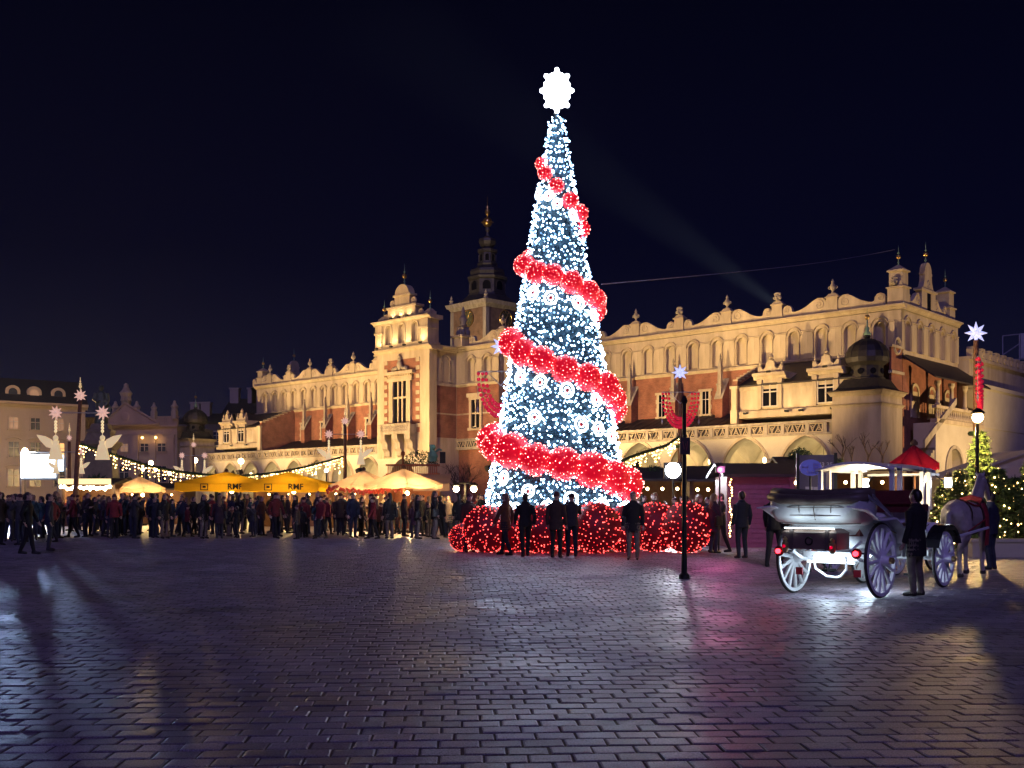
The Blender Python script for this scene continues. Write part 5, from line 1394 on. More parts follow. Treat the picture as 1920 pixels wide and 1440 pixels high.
fir(1772, 35.0, 2.3, .8, 26, 'small dark fir behind the carriage lantern', 30)
fir(1845, 29.5, 1.5, .9, 28, 'low bushy fir behind the horse', 20)
tn = PX(1925, HY, 47); tent = tag(empty('white_tent', (tn.x,tn.y,0)), 'white gabled market tent at the right edge', 'tent')
m = MB(); za = PX(0,842,47).z; ze = PX(0,893,47).z; w = 3.0
m.extrude([(-w-.1,ze),(0.4,za),(w+1,ze),(w+1,ze-.05),(0.4,za-.05),(-w-.1,ze-.05)], -.2, 4); m.build('canopy', cloth_mat('white_canvas', (.75,.70,.62), .4), tent)
m = MB(); m.extrude([(-w,ze-.051),(w+.9,ze-.051),(.4,za-.06)], -.02, .0); TW_ = cloth_mat('white_tent_wall', (.7,.64,.55), .35); m.build('tent_gable', TW_, tent); MB().box(-w,w+.9,3.8,3.85,0,ze-.06).build('tent_wall', TW_, tent)
for x in (-w+.1, w+.8): MB().box(x-.05,x+.05,-.1,0,0,ze-.055).build('tent_pole', IRON, tent)
lamp('tent_lamp', 'POINT', (0,2,2.0), 70, WARML, tent, .2)
pw = PX(1868, 1035, 30); lw = MB(); lw.box(-1.4,2.6,-.2,.2,0,.42); lw.box(-1.45,2.65,-.25,.25,.42,.5); tag(lw.build('low_wall', PLASTER, None, (pw.x,30.0-1.6,0), R(-6)), 'low cream kerb wall behind the horse at far right', 'wall')
# bare tree left of the Christmas tree, saplings on stall roofs, dark bushes
def bare_tree(u, d, h, seed, label, z0=0, spread=.9, name='bare_tree', lv=5):
    q = random.Random(seed); p = PX(u, HY, d); r = tag(empty(name, (p.x,p.y,z0)), label, 'tree' if z0 == 0 else 'sapling'); t_ = MB(); c_ = MB()
    def br(s, dv, L, rad, lev):
        e_ = s+dv*L; (t_ if lev < 2 else c_).tube([tuple(s), tuple(s.lerp(e_,.5)+Vector((q.uniform(-1,1),q.uniform(-1,1),0))*L*.05), tuple(e_)], [rad, rad*.85, rad*.65], 5 if lev < 2 else 3)
        if lev >= lv: return
        for k in range(3 if lev < 3 else 2+(q.random() < .5)):
            nd = (dv+Vector((q.uniform(-1,1),q.uniform(-1,1),q.uniform(-.15,.55)))*spread).normalized(); br(s.lerp(e_, q.uniform(.7,1)), nd, L*q.uniform(.62,.8), rad*.58, lev+1)
    br(Vector((0,0,0)), Vector((0,0,1)), h*.30, h*.020+.01, 0)
    t_.build('trunk', BARK, r); c_.build('crown', BARK, r)
bare_tree(868, 62, 5.2, 3, 'leafless rounded tree between the orange stall and the Christmas tree')
stp = PX(1600, HY, 35); stall(1565, 1680, 38, 2.55, 'long dark stall behind the covered carriage', WOOD, rise=.25, energy=18)
for i, (u, hh) in enumerate(((1580,1.5),(1597,1.1),(1628,1.45),(1655,1.2))):
    bare_tree(u, 39, hh*1.3, 30+i, ('first','second','third','fourth')[i]+' thin bare sapling from the left standing on the long dark stall', 2.7, .7, 'sapling', 3)
def bush(u, d, rr, z0, seed, label):
    q = random.Random(seed); p = PX(u, HY, d); m = MB()
    for k in range(900):
        v = Vector((q.gauss(0,1),q.gauss(0,1),q.gauss(0,1))).normalized()*rr*q.random()**.4; v.z = abs(v.z)*.9; dv = Vector((q.uniform(-1,1),q.uniform(-1,1),q.uniform(-1,1))).normalized()*rr*.22; w = dv.orthogonal().normalized()*rr*.06
        m.add([tuple(v-w),tuple(v+w),tuple(v+dv)], [(0,1,2)])
    r = tag(empty('bush', (p.x,p.y,z0)), label, 'bush', 'clumps of greenery on and behind the stalls'); m.build('crown', GREEN, r); MB().tube([(0,0,-.02),(0,0,rr*.6)], .03, 5).build('stem', BARK, r)
bush(182, 66, 1.6, 1.6, 1, 'dark bushy tree below the monument pedestal'); bush(232, 70, 1.0, 1.9, 2, 'dark green shrub just right of the monument')
bush(1500, 37, .45, 3.0, 3, 'round potted shrub on the brown stall roof left of the panel'); bush(1568, 38.5, .4, 2.75, 4, 'dark shrub on the stall roof right of the purple panel'); bush(1345, 41, .55, 2.5, 5, 'grey green shrub on the dark stall right of the floodlight'); bush(1225, 43, .6, 2.4, 6, 'fir bough clump on the stall left of the floodlight')
# ================================================================ FIGURES
def voxel_mesh(name, parts, mats, vox, smooth_it=4):
    """fuse overlapping limbs into one continuous surface; each face takes the material of the nearest source limb"""
    src = MB(); pts = []
    for m, mi in parts:
        src.add(m.v, m.f)
        for f in m.f:
            vv = [Vector(m.v[i]) for i in f]; c = sum(vv, Vector())/len(vv); pts.append((c, mi))
            for v in vv: pts.append((v, mi)); pts.append(((v+c)/2, mi))
    o = src.build('figure_source', mats[0])
    md = o.modifiers.new('r', 'REMESH'); md.mode = 'VOXEL'; md.voxel_size = vox
    ms = o.modifiers.new('s', 'SMOOTH'); ms.factor = .5; ms.iterations = smooth_it
    dg = bpy.context.evaluated_depsgraph_get()
    me = bpy.data.meshes.new_from_object(o.evaluated_get(dg)); old = o.data
    bpy.data.objects.remove(o); bpy.data.meshes.remove(old)
    me.name = name; me.materials.clear()
    for m in mats: me.materials.append(m)
    kd = kdtree.KDTree(len(pts))
    for i, (p, _) in enumerate(pts): kd.insert(p, i)
    kd.balance()
    me.polygons.foreach_set('material_index', [pts[kd.find(p.center)[1]][1] for p in me.polygons])
    me.polygons.foreach_set('use_smooth', [True]*len(me.polygons)); me.update()
    return me
SKIN = mat('skin', (.50,.32,.24), (.44,.27,.20), .55, scale=20); HAIR1 = mat('dark_hair', (.020,.013,.010), None, .5, scale=30); HAIR2 = mat('fair_hair', (.22,.13,.06), None, .5, scale=30)
SHOE = mat('shoe_leather', (.02,.017,.015), None, .4)
def coat_mat(n, c): return mat(n, c, tuple(v*.65 for v in c), .85, scale=14, bump=.3, bscale=60, rand=.35)
COATS = [coat_mat('navy_coat', (.018,.022,.045)), coat_mat('black_coat', (.014,.013,.014)), coat_mat('brown_coat', (.055,.032,.022)), coat_mat('plum_coat', (.05,.018,.035)), coat_mat('grey_coat', (.06,.058,.06)), coat_mat('rust_coat', (.11,.04,.02)), coat_mat('beige_coat', (.26,.20,.14)), coat_mat('red_jacket', (.22,.02,.025)), coat_mat('teal_jacket', (.03,.08,.10))]
JEANS = coat_mat('dark_jeans', (.025,.030,.050)); TAN = coat_mat('tan_trousers', (.20,.16,.12)); BLKT = coat_mat('black_trousers', (.015,.014,.016)); KNIT = coat_mat('knit_hat', (.08,.02,.03))
def figure(coat, legs, hair, pose='down', clen=.78, style='short', bag=False):
    P = []
    def tube(pts, rad, mi, n=10): m = MB(); m.tube(pts, rad, n, up=(1,0,0) if abs(Vector(pts[-1]).z-Vector(pts[0]).z) > .2 else None); P.append((m, mi))
    def ell(c, r, mi, sc=(1,1,1)): m = MB(); m.sphere(c, r, 12, 9, 0, sc); P.append((m, mi))
    st = .16 if pose == 'stride' else .0
    for s in (-1, 1):
        f = s*st
        hip, kn, an = (s*.09,0,.93), (s*.10,.03+f*.6,.50), (s*.105,-.02+f*1.3,.10)
        tube([hip, (s*.097,.02+f*.3,.72), kn, (s*.103,f*.9,.30), an, (s*.105,an[1],.05)], [.098,.088,.068,.064,.050,.050], 1)
        ay = an[1]; tube([(s*.105,ay-.06,.045),(s*.11,ay+.04,.05),(s*.115,ay+.13,.035),(s*.115,ay+.19,.028)], [(.040,.038),(.045,.05),(.042,.034),(.03,.022)], 3)
    m = MB(); hem = clen
    rings = [(.20 if hem < .8 else .185, .15 if hem < .8 else .135, hem), (.185,.135,.95), (.165,.12,1.08), (.175,.125,1.22), (.20,.13,1.36), (.185,.11,1.43), (.10,.075,1.475), (.062,.062,1.50)]
    vs = []; n = 14
    for a, b, z in rings:
        for k in range(n): w = 2*math.pi*k/n; vs.append((a*math.cos(w), b*math.sin(w)*1.0, z))
    fs = [(i*n+k, i*n+(k+1) % n, (i+1)*n+(k+1) % n, (i+1)*n+k) for i in range(len(rings)-1) for k in range(n)] + [tuple(range(n-1,-1,-1)), tuple(range((len(rings)-1)*n, len(rings)*n))]
    m.add(vs, fs); P.append((m, 0))
    P.append((MB().torus((0,.005,1.49), .072, .032, 14, 6, 'z'), 0))
    tube([(0,.0,1.46),(0,.012,1.57)], [.055,.052], 2)
    ell((0,.025,1.635), .1, 2, (.76,.92,1.14)); ell((0,.055,1.575), .055, 2, (1,.95,.8)); tube([(0,.115,1.655),(0,.135,1.62),(0,.118,1.612)], [.010,.016,.012], 2, 6)
    for s in (-1, 1): ell((s*.078,.015,1.635), .022, 2, (.5,.9,1.3)); ell((s*.033,.108,1.655), .012, 4 if style != 'beanie' else 4, (1.2,.5,.6))
    tube([(-.022,.112,1.578),(0,.118,1.576),(.022,.112,1.578)], .006, 4 if False else 2, 5)
    if style == 'beanie': ell((0,.008,1.685), .1, 4, (.86,1.02,.80)); P.append((MB().torus((0,.012,1.672), .083, .016, 14, 6, 'z'), 4))
    else:
        ell((0,-.002,1.672), .1, 4, (.85,.98,.90)); ell((0,-.045,1.625), .08, 4, (.95,.75,1.1))
        if style == 'long':
            tube([(0,-.055,1.66),(0,-.085,1.55),(0,-.095,1.42),(0,-.09,1.32)], [(.075,.045),(.078,.045),(.080,.04),(.055,.03)], 4)
    hands = []
    for s in (-1, 1):
        sh = (s*.185,.0,1.395)
        if pose == 'photo': el, wr = (s*.25,.16,1.20), (s*.085,.34,1.50)
        elif pose == 'hold' and s == 1: el, wr = (s*.25,.03,1.12), (s*.14,.25,1.16)
        elif pose == 'stride': el, wr = (s*.245,-s*.10,1.13), (s*.25,-s*.12+.10,.90)
        else: el, wr = (s*.245,-.03,1.12), (s*.255,.05,.88)
        tube([sh, tuple((Vector(sh)+Vector(el))/2), el, tuple((Vector(el)+Vector(wr))/2), wr], [.075,.066,.058,.052,.046], 0)
        d = (Vector(wr)-Vector(el)).normalized(); c = Vector(wr)+d*.05
        tube([tuple(Vector(wr)-d*.01), tuple(c), tuple(c+d*.045)], [(.028,.022),(.040,.020),(.038,.018)], 2, 8); hands.append((Vector(wr), d, s))
    if bag:
        m = MB(); m.taper((.24,-.02), .82, 1.10, .06, .13, .05, .11); P.append((m, 3)); tube([(.24,0,1.08),(.1,.13,1.3),(-.14,.06,1.44)], .014, 3, 5); tube([(.24,0,1.08),(.1,-.14,1.3),(-.14,-.05,1.44)], .014, 3, 5)
    me = voxel_mesh('person', P, [coat, legs, SKIN, SHOE, hair], .0165, 3)
    # separate unequal bent fingers, rooted in the palms
    bm = bmesh.new(); bm.from_mesh(me); fb = MB()
    for wr, d, s in hands:
        side = d.cross(Vector((0,1,0)) if abs(d.y) < .8 else Vector((0,0,1))).normalized(); nrm = side.cross(d).normalized(); pal = wr+d*.085
        for k, L in enumerate((.062,.072,.068,.052)):
            b0 = pal+side*(-.027+.018*k); fb.tube([tuple(b0-d*.01), tuple(b0+d*L*.55+nrm*.006), tuple(b0+d*L*.9+nrm*.026)], [.0088,.0082,.006], 6)
        b0 = wr+d*.045+side*-.034; fb.tube([tuple(b0), tuple(b0-side*.024+d*.028+nrm*.01), tuple(b0-side*.026+d*.055+nrm*.018)], [.011,.010,.007], 6)
    o0 = [bm.verts.new(v) for v in fb.v]
    for f in fb.f:
        nf = bm.faces.new([o0[i] for i in f]); nf.material_index = 2; nf.smooth = True
    bm.to_mesh(me); bm.free()
    return me
FIG = [figure(COATS[0], JEANS, HAIR1, 'down', .80), figure(COATS[1], BLKT, HAIR1, 'stride', .84), figure(COATS[3], JEANS, HAIR2, 'hold', .62, 'long', True),
       figure(COATS[2], BLKT, KNIT, 'down', .74, 'beanie'), figure(COATS[4], JEANS, KNIT, 'photo', .84, 'beanie'), figure(COATS[5], BLKT, HAIR2, 'stride', .70, 'long'), figure(COATS[1], TAN, HAIR1, 'down', .72, 'long', True),
       figure(COATS[6], JEANS, HAIR2, 'hold', .60, 'long'), figure(COATS[7], BLKT, KNIT, 'stride', .84, 'beanie'), figure(COATS[8], JEANS, HAIR1, 'photo', .84, 'short', True), figure(COATS[1], TAN, HAIR1, 'hold', .66, 'short')]
def person(u, d, k, face, label, group=None, h=1.0):
    p = PX(u, HY, d)
    return tag(obj('person', FIG[k], None, (p.x, p.y, 0), face, scale=h), label, 'person', group)
person(1187, 27.2, 6, R(170), 'woman with long dark hair in a dark coat at the right tree foot', h=1.02)
person(1391, 27.9, 0, R(20), 'person in navy coat with back turned standing before the magenta stall', h=1.03)
person(1338, 30.5, 2, R(-60), 'person in plum coat with long hair left of the navy coated figure')
person(1352, 31.2, 1, R(100), 'person in black coat facing the one in plum')
person(1452, 24.5, 1, R(-30), 'dark figure striding behind the rear of the open carriage', h=1.03)
person(1718, 17.1, 10, R(35), 'person in black coat and tan trousers beside the open carriage', h=1.0)
person(985, 28.8, 1, R(10), 'dark figure farthest left of those before the tree foot')
person(1043, 28.2, 3, R(-20), 'person in brown coat and knit hat before the tree centre', h=1.02)
person(1072, 28.8, 4, R(5), 'person in grey coat taking a photo of the tree', h=1.0)
person(948, 29.4, 5, R(60), 'person in rust coat left of the dark figures before the tree')
person(1858, 23.4, 0, R(40), 'person in navy coat just beyond the horse')
person(880, 31.0, 3, R(200), 'person in brown coat beside the leftmost red light ball')
person(52, 30, 1, R(-80), 'dark figure nearest the left edge, ahead of the crowd', h=1.02)
person(92, 32, 0, R(-70), 'navy coated person second from the left edge, ahead of the crowd')
q = random.Random(17)
CL = 'person in winter clothes in the crowd between the paving and the left market stalls'
used = []
for i in range(205):
    for _ in range(30):
        u = q.uniform(-15, 905); d = q.uniform(41, 54)-(.0 if u > 120 else 6); x = (u-960)/F*d
        if all((x-a)**2+(d-b)**2 > .30 for a, b in used): break
    used.append((x, d)); person(u, d, q.choice((0,1,2,3,4,5,6,7,8,9,1,0)), q.uniform(0, 6.28), CL, 'crowd before the left market stalls', q.choice((q.uniform(.88,1.10), q.uniform(.94,1.06), q.uniform(.94,1.06), q.uniform(.66,.86))))
CR = 'person in winter clothes in the small crowd behind the red balls right of the tree'
for i in range(16): person(q.uniform(1195, 1365), q.uniform(34.5, 38.5), q.randrange(7), q.uniform(0,6.28), CR, 'crowd behind the red balls', q.uniform(.94,1.05))

# ================================================================ MONUMENT
BRZ = mat('dark_bronze', (.14,.16,.105), (.08,.095,.07), .5, metal=.35, scale=4); GRAN = mat('grey_brown_granite', (.20,.15,.11), (.14,.10,.075), .75, scale=3)
mp_ = PX(190, HY, 85); mon = tag(empty('poet_monument', (mp_.x, mp_.y, 0), R(8)), 'bronze robed statue on a tall stepped stone pedestal before the palace', 'monument')
m = MB(); zt = 7.7
for (z0, z1, w) in ((0,.5,3.4),(.5,1.0,2.9),(1.0,1.5,2.4),(1.5,2.4,1.7)): m.box(-w,w,-w,w,z0,z1)
m.taper((0,0),2.4,5.6,1.2,1.2,1.0,1.0); m.taper((0,0),5.6,6.0,1.05,1.05,1.3,1.3); m.box(-1.38,1.38,-1.38,1.38,6.0,6.25); m.taper((0,0),6.25,7.0,1.1,1.1,.85,.85); m.box(-.95,.95,-.95,.95,7.0,7.2); m.taper((0,0),7.2,zt,.75,.75,.62,.62)
m.build('pedestal', GRAN, mon)
P = []
def tb(pts, rad, n=12): mm = MB(); mm.tube(pts, rad, n, up=(1,0,0)); P.append((mm, 0))
tb([(0,0,0),(0,0,.5),(.03,-.02,1.2),(0,0,1.9),(0,0,2.45),(0,0,2.62)], [(.52,.44),(.46,.38),(.42,.34),(.46,.30),(.40,.26),(.14,.14)])
for k in range(9):
    a = R(40*k); tb([(.47*math.cos(a),.38*math.sin(a),0),(.40*math.cos(a+.1),.32*math.sin(a+.1),.9),(.34*math.cos(a+.25),.26*math.sin(a+.25),1.9)], [.07,.06,.02], 6)
tb([(-.40,0,2.45),(-.55,-.05,1.95),(-.22,-.33,1.75)], [.17,.14,.10]); tb([(.40,0,2.45),(.52,-.02,1.95),(.42,-.16,1.45)], [.17,.14,.10]); tb([(.3,-.2,1.9),(.52,.1,1.4),(.60,.12,.7)], [(.16,.08),(.2,.06),(.1,.05)], 8)
mm = MB(); mm.sphere((0,-.05,2.86), .2, 12, 9, 0, (.85,.95,1.15)); P.append((mm,0)); mm = MB(); mm.sphere((0,.03,2.92), .2, 12, 9, 0, (.98,1,1)); P.append((mm,0)); tb([(0,0,2.55),(0,-.02,2.75)], [.1,.09])
tb([(0,-.24,2.9),(0,-.27,2.84)], [.03,.04], 6); tb([(-.22,-.33,1.75),(-.05,-.4,1.82)], [.08,.07], 8)
sm = voxel_mesh('statue', P, [BRZ], .04, 2); obj('statue', sm, mon, (0,0,zt-.02), scale=1.03)
for k in range(4):
    a = R(45+90*k); g_ = MB(); x, y = 1.9*math.cos(a), 1.9*math.sin(a)
    g_.lathe([(.5,1.5),(.55,1.9),(.38,2.3),(.4,2.7),(.16,2.85)], 10, (x,y,0)); g_.sphere((x,y,3.0), .18, 8, 6); g_.tube([(x,y,2.6),(x*1.2,y*1.2,2.2)], .09, 6); g_.build('seated_figure', BRZ, mon, smooth=True)

# ================================================================ CARRIAGES
WHITE = mat('white_carriage_paint', (.84,.85,.86), (.76,.77,.79), .32, scale=5); CREAM = mat('cream_hood_leather', (.55,.56,.55), (.42,.43,.43), .5, scale=4, bump=.2, bscale=25)
LEATH = mat('brown_leather_trunk', (.22,.155,.115), (.15,.10,.075), .45, scale=5); DKL = mat('dark_hood_leather', (.15,.112,.09), (.09,.068,.055), .5, scale=6); TYRE = mat('tyre_rubber', (.03,.022,.022), None, .6); BRASS = mat('brass_fittings', (.6,.42,.18), None, .3, metal=.8)
SPK = MB().tube([(0,0,.09),(0,0,.5),(0,0,.93)], [.042,.031,.033], 6).mesh('spoke', WHITE)
def wheel_meshes(r, s=.0):
    rim = MB(); n = 40; a_, b_ = r-.085, r-.03
    for i in range(n):
        for q_, y in ((a_,-.028),(b_,-.032),(b_,.032),(a_,.028)): an = 2*math.pi*i/n; rim.v.append((y, q_*math.cos(an), q_*math.sin(an)))
    for i in range(n):
        for j in range(4): rim.f.append((i*4+j, i*4+(j+1)%4, ((i+1)%n)*4+(j+1)%4, ((i+1)%n)*4+j)); rim.m.append(0)
    ty_ = MB().torus((0,0,0), r-.022, .026, 40, 8, 'x'); hub = MB(); hub.M = Matrix.Rotation(R(90),4,'Y'); hub.lathe([(.05,-.16),(.07,-.14),(.09,-.06),(.10,0),(.09,.06),(.07,.14),(.05,.16)], 14)
    return rim.mesh('rim', WHITE), ty_.mesh('tyre', TYRE, True), hub.mesh('hub', WHITE, True)
WR, WF = wheel_meshes(.61), wheel_meshes(.52)
def wheel(parent, x, y, r, ms, turn=0.0):
    o = obj('wheel', ms[0], parent, (x, y, r), rot=(turn,0,0)); obj('tyre', ms[1], o); obj('hub', ms[2], o)
    cap = MB(); cap.M = Matrix.Rotation(R(90),4,'Y'); s = 1 if x > 0 else -1; cap.lathe([(.055,.15*s),(.05,.21*s),(.02,.23*s)], 12); cap.build('hub_cap', BRASS, o)
    for k in range(14): obj('spoke', SPK, o, rot=(2*math.pi*k/14,0,0), scale=(1,1,(r-.06)/.93))
    return o
HEAD = R(-42)
def carriage_chassis(r, wb, tr=.75):
    wheel(r, -tr, 0, .61, WR, .1); wheel(r, tr, 0, .61, WR, .3); wheel(r, -tr, wb, .52, WF, .2); wheel(r, tr, wb, .52, WF, .45)
    m = MB(); m.tube([(-tr,0,.61),(tr,0,.61)], .038, 8); m.box(-.55,.55,-.06,.06,.63,.72); m.build('rear_axle', WHITE, r)
    m = MB(); m.tube([(-tr,wb,.52),(tr,wb,.52)], .035, 8); m.box(-.5,.5,wb-.06,wb+.06,.54,.66); m.torus((0,wb,.72), .34, .03, 20, 6, 'z'); m.build('front_axle', WHITE, r)
    for s in (-1, 1):
        for y in (0, wb):
            z = .64 if y == 0 else .58
            l_ = MB(); pts = [(s*.5, y-.55+1.1*i/12, z-.17*math.sin(math.pi*i/12)+.12) for i in range(13)]; l_.tube(pts, [(.03,.018)]*13, 6); pts = [(s*.5, y-.55+1.1*i/12, z+.15*math.sin(math.pi*i/12)+.12) for i in range(13)]; l_.tube(pts, [(.03,.018)]*13, 6); l_.build('leaf_spring', WHITE, r)
    m = MB(); m.tube([(0,0,.62),(0,wb*.5,.52),(0,wb,.62)], .03, 6); m.build('perch', WHITE, r)
    for s in (-1,1):
        m = MB(); m.tube([(s*.28,-.25,.66),(s*.27,-.2,.45),(s*.12,-.1,.32),(0,0,.30)], .02, 6); m.build('brake_bracket', WHITE, r)
def loft(secs, n=11):
    """sections (y, half width top, half width bottom, z bottom, z top): rounded tub"""
    m = MB(); k = 0
    for (y, wt, wb_, zb, zt) in secs:
        pr = [(-wt,zt),(-wt*1.0,zt-(zt-zb)*.3),(-(wt*.5+wb_*.5)*1.02,zb+(zt-zb)*.32),(-wb_,zb+(zt-zb)*.06),(-wb_*.6,zb),(0,zb-.01)]; pr = pr+[(-x,z) for x, z in reversed(pr[:-1])]
        m.v += [(x,y,z) for x, z in pr]; k = len(pr)
    for i in range(len(secs)-1):
        for j in range(k-1): m.f.append((i*k+j, i*k+j+1, (i+1)*k+j+1, (i+1)*k+j)); m.m.append(0)
    m.f.append(tuple(range(k))); m.m.append(0); m.f.append(tuple(range((len(secs)-1)*k, len(secs)*k))); m.m.append(0)
    return m
lx, ly = 5.36, 17.2
lan = tag(empty('open_carriage', (lx, ly, 0), HEAD), 'white open landau carriage with spoked wheels and folded hood', 'carriage')
carriage_chassis(lan, 2.8)
loft([(-.42,.60,.50,1.02,1.36),(-.2,.68,.55,.86,1.40),(.2,.70,.56,.72,1.36),(.8,.70,.56,.60,1.18),(1.3,.70,.56,.58,1.10),(1.8,.70,.56,.66,1.18),(2.2,.66,.54,.80,1.32),(2.45,.60,.50,.95,1.38)]).build('body', WHITE, lan, smooth=True)
m = MB(); m.extrude_x([(-.46,1.37),(-.50,1.30),(-.44,1.12),(-.40,1.05),(-.36,1.1),(-.40,1.37)], -.62, .62); 
h = loft([(-.78,.74,.66,1.30,1.58),(-.70,.82,.72,1.22,1.60),(-.45,.84,.74,1.16,1.58),(-.25,.80,.72,1.20,1.50)]); h.build('hood_apron', CREAM, lan, smooth=True)
m = MB()
for j, (yy, zz, rr) in enumerate(((-.78,1.60,.085),(-.66,1.68,.09),(-.52,1.66,.085))): m.tube([(-.84,yy+.10,zz+.03),(-.6,yy,zz),(0,yy-.03,zz-.03),(.6,yy,zz),(.84,yy+.10,zz+.03)], [(rr*.8,rr*.8),(rr,rr),(rr,rr),(rr,rr),(rr*.8,rr*.8)], 10)
m.build('folded_hood', DKL, lan, smooth=True)
for s in (-1, 1):
    m = MB(); m.tube([(s*.84,-.70,1.64),(s*.86,-.1,1.44),(s*.80,.35,1.30)], .028, 6); m.tube([(s*.84,-.52,1.66),(s*.87,.0,1.38),(s*.80,.35,1.30)], .02, 6); m.build('hood_strut', STEEL, lan)
    f = MB(); pts = [(-1.02,1.47),(-.86,1.46),(-.62,1.38),(-.35,1.28),(-.1,1.28),(.3,1.30),(.65,1.12),(.9,.86)]; 
    for i in range(len(pts)-1):
        (y0,z0),(y1,z1) = pts[i], pts[i+1]; f.add([(s*.64,y0,z0),(s*.90,y0,z0-.03),(s*.90,y1,z1-.03),(s*.64,y1,z1),(s*.64,y0,z0+.02),(s*.90,y0,z0-.01),(s*.90,y1,z1-.01),(s*.64,y1,z1+.02)], [(0,3,2,1),(4,5,6,7),(0,1,5,4),(1,2,6,5),(2,3,7,6),(3,0,4,7)])
    f.build('mudguard', WHITE, lan)
    f = MB(); 
    for i in range(9):
        a0, a1 = R(20+15*i), R(35+15*i); q0 = (2.8-.62*math.cos(a0), .52+.62*math.sin(a0)); q1 = (2.8-.62*math.cos(a1), .52+.62*math.sin(a1)); f.add([(s*.62,*q0),(s*.88,*q0),(s*.88,*q1),(s*.62,*q1)], [(0,1,2,3)])
    fo_ = f.build('front_mudguard', mat('black_patent', (.02,.02,.022), None, .15), lan)
    m = MB(); m.box(s*.70-.01,s*.70+.01,1.0,1.6,.62,1.12) ; m.build('door', WHITE, lan)
    m = MB(); m.box(s*.78-.10, s*.78+.10, 1.12, 1.48, .30, .34); m.tube([(s*.72,1.2,.6),(s*.78,1.2,.33)], .015, 5); m.tube([(s*.72,1.4,.6),(s*.78,1.4,.33)], .015, 5); m.build('step', IRON, lan)
m = MB(); m.box(-.46,.46,-.98,-.52,.80,1.06); m.taper((0,-.75),1.06,1.12,.47,.24,.40,.16); tk = m.build('luggage_trunk', LEATH, lan)
for x in (-.3,.3): MB().box(x-.03,x+.03,-.995,-.505,.79,1.125).build('trunk_strap', DKL, tk)
MB().torus((0,-.99,.93), .06, .012, 12, 5, 'y').build('trunk_handle', IRON, tk)
TAIL = glow('red_tail_lamp', (1,.015,.025), 16)
for s in (-1, 1):
    m = MB(); m.tube([(s*.66,-.2,.72),(s*.66,-.72,.74)], .015, 5); m.M = Matrix.Translation((s*.66,-.725,.74)) @ Matrix.Rotation(R(90),4,'X'); m.lathe([(.03,-.05),(.085,-.02),(.085,-.012)], 14); b = m.build('tail_lamp', IRON, lan)
    m = MB(); m.M = Matrix.Translation((s*.66,-.75,.74)) @ Matrix.Rotation(R(90),4,'X'); m.lathe([(.040,-.02),(.042,.01),(.025,.03)], 12); m.build('lens', TAIL, b)
    lamp('tail_lamp_light', 'SPOT', (s*.66,-.82,.74), 4, (1,.03,.05), b, .03, (s*.66,-4,-.2), 110, .5)
    m = MB(); m.M = Matrix.Translation((s*.40,-1.0,.86)); m.lathe([(.03,-.12),(.05,-.08),(.055,.03),(.03,.06),(.04,.09),(.01,.13)], 10); rl = m.build('brass_lantern', BRASS, lan); m2 = MB(); m2.sphere((s*.40,-1.045,.84), .028, 8, 6); m2.build('red_reflector', mat('red_glass', (.5,.01,.03), None, .1, emit=(1,.0,.04), es=.8), rl)
    m = MB(); m.box(s*.5-.06,s*.5+.06,-.32,-.30,.34,.46); m.build('red_reflector_plate', mat('red_plate', (.4,.02,.04), None, .3), lan)
SEAT = mat('dark_red_upholstery', (.16,.02,.025), (.10,.012,.016), .6, scale=8)
m = MB(); m.box(-.58,.58,-.2,.25,.95,1.12); m.taper((0,-.30),1.0,1.5,.58,.10,.55,.06); m.build('rear_seat', SEAT, lan); m = MB(); m.box(-.58,.58,1.75,2.1,.95,1.08); m.build('front_seat', SEAT, lan)
m = MB(); m.box(-.5,.5,2.3,2.75,1.35,1.5); m.box(-.5,.5,2.25,2.35,1.5,1.75); m.build('box_seat', SEAT, lan); m = MB(); m.extrude_x([(2.75,1.0),(3.25,.85),(3.4,1.15),(3.36,1.16),(3.22,.9),(2.75,1.05)], -.45, .45); m.build('footboard', WHITE, lan)
m = MB(); m.tube([(-.42,3.0,.62),(-.45,4.2,.85),(-.45,6.2,1.0)], .03, 6); m.tube([(.42,3.0,.62),(.45,4.2,.85),(.45,6.2,1.0)], .03, 6); m.build('shafts', WHITE, lan)
STRIPE = mat('gold_coachline', (.45,.30,.10), None, .4, metal=.5)
for zz, yy in ((1.20,-.735),(1.33,-.80),(1.46,-.815)):
    m = MB(); m.tube([(-.70,yy+.10,zz+.01),(-.4,yy+.015,zz),(0,yy,zz-.005),(.4,yy+.015,zz),(.70,yy+.10,zz+.01)], .007, 5); m.build('hood_piping', DKL, lan)
for x in (-.55,-.28,0,.28,.55):
    m = MB(); m.tube([(x,-.79+abs(x)*.12,1.56),(x*.97,-.82+abs(x)*.10,1.42),(x*.93,-.76+abs(x)*.10,1.26)], .008, 5); m.build('hood_seam', DKL, lan)
for s in (-1, 1):
    m = MB(); m.tube([(s*.705,-.15,1.20),(s*.712,.4,1.10),(s*.712,.95,.98),(s*.712,1.7,.98),(s*.69,2.25,1.15)], .008, 5); m.build('coachline', STRIPE, lan)
    m = MB(); m.tube([(s*.73,1.06,1.0),(s*.75,1.14,1.0)], .012, 6); m.build('door_handle', BRASS, lan)
LEDB = glow('carriage_led_bar', (.75,.90,1), 9)
m = MB(); m.box(-.40,.40,-.22,-.18,.545,.575); m.build('underbody_led_bar', LEDB, lan); m = MB(); m.box(-.42,.42,-.99,-.97,1.125,1.14); m.build('trunk_led_bar', LEDB, tk)
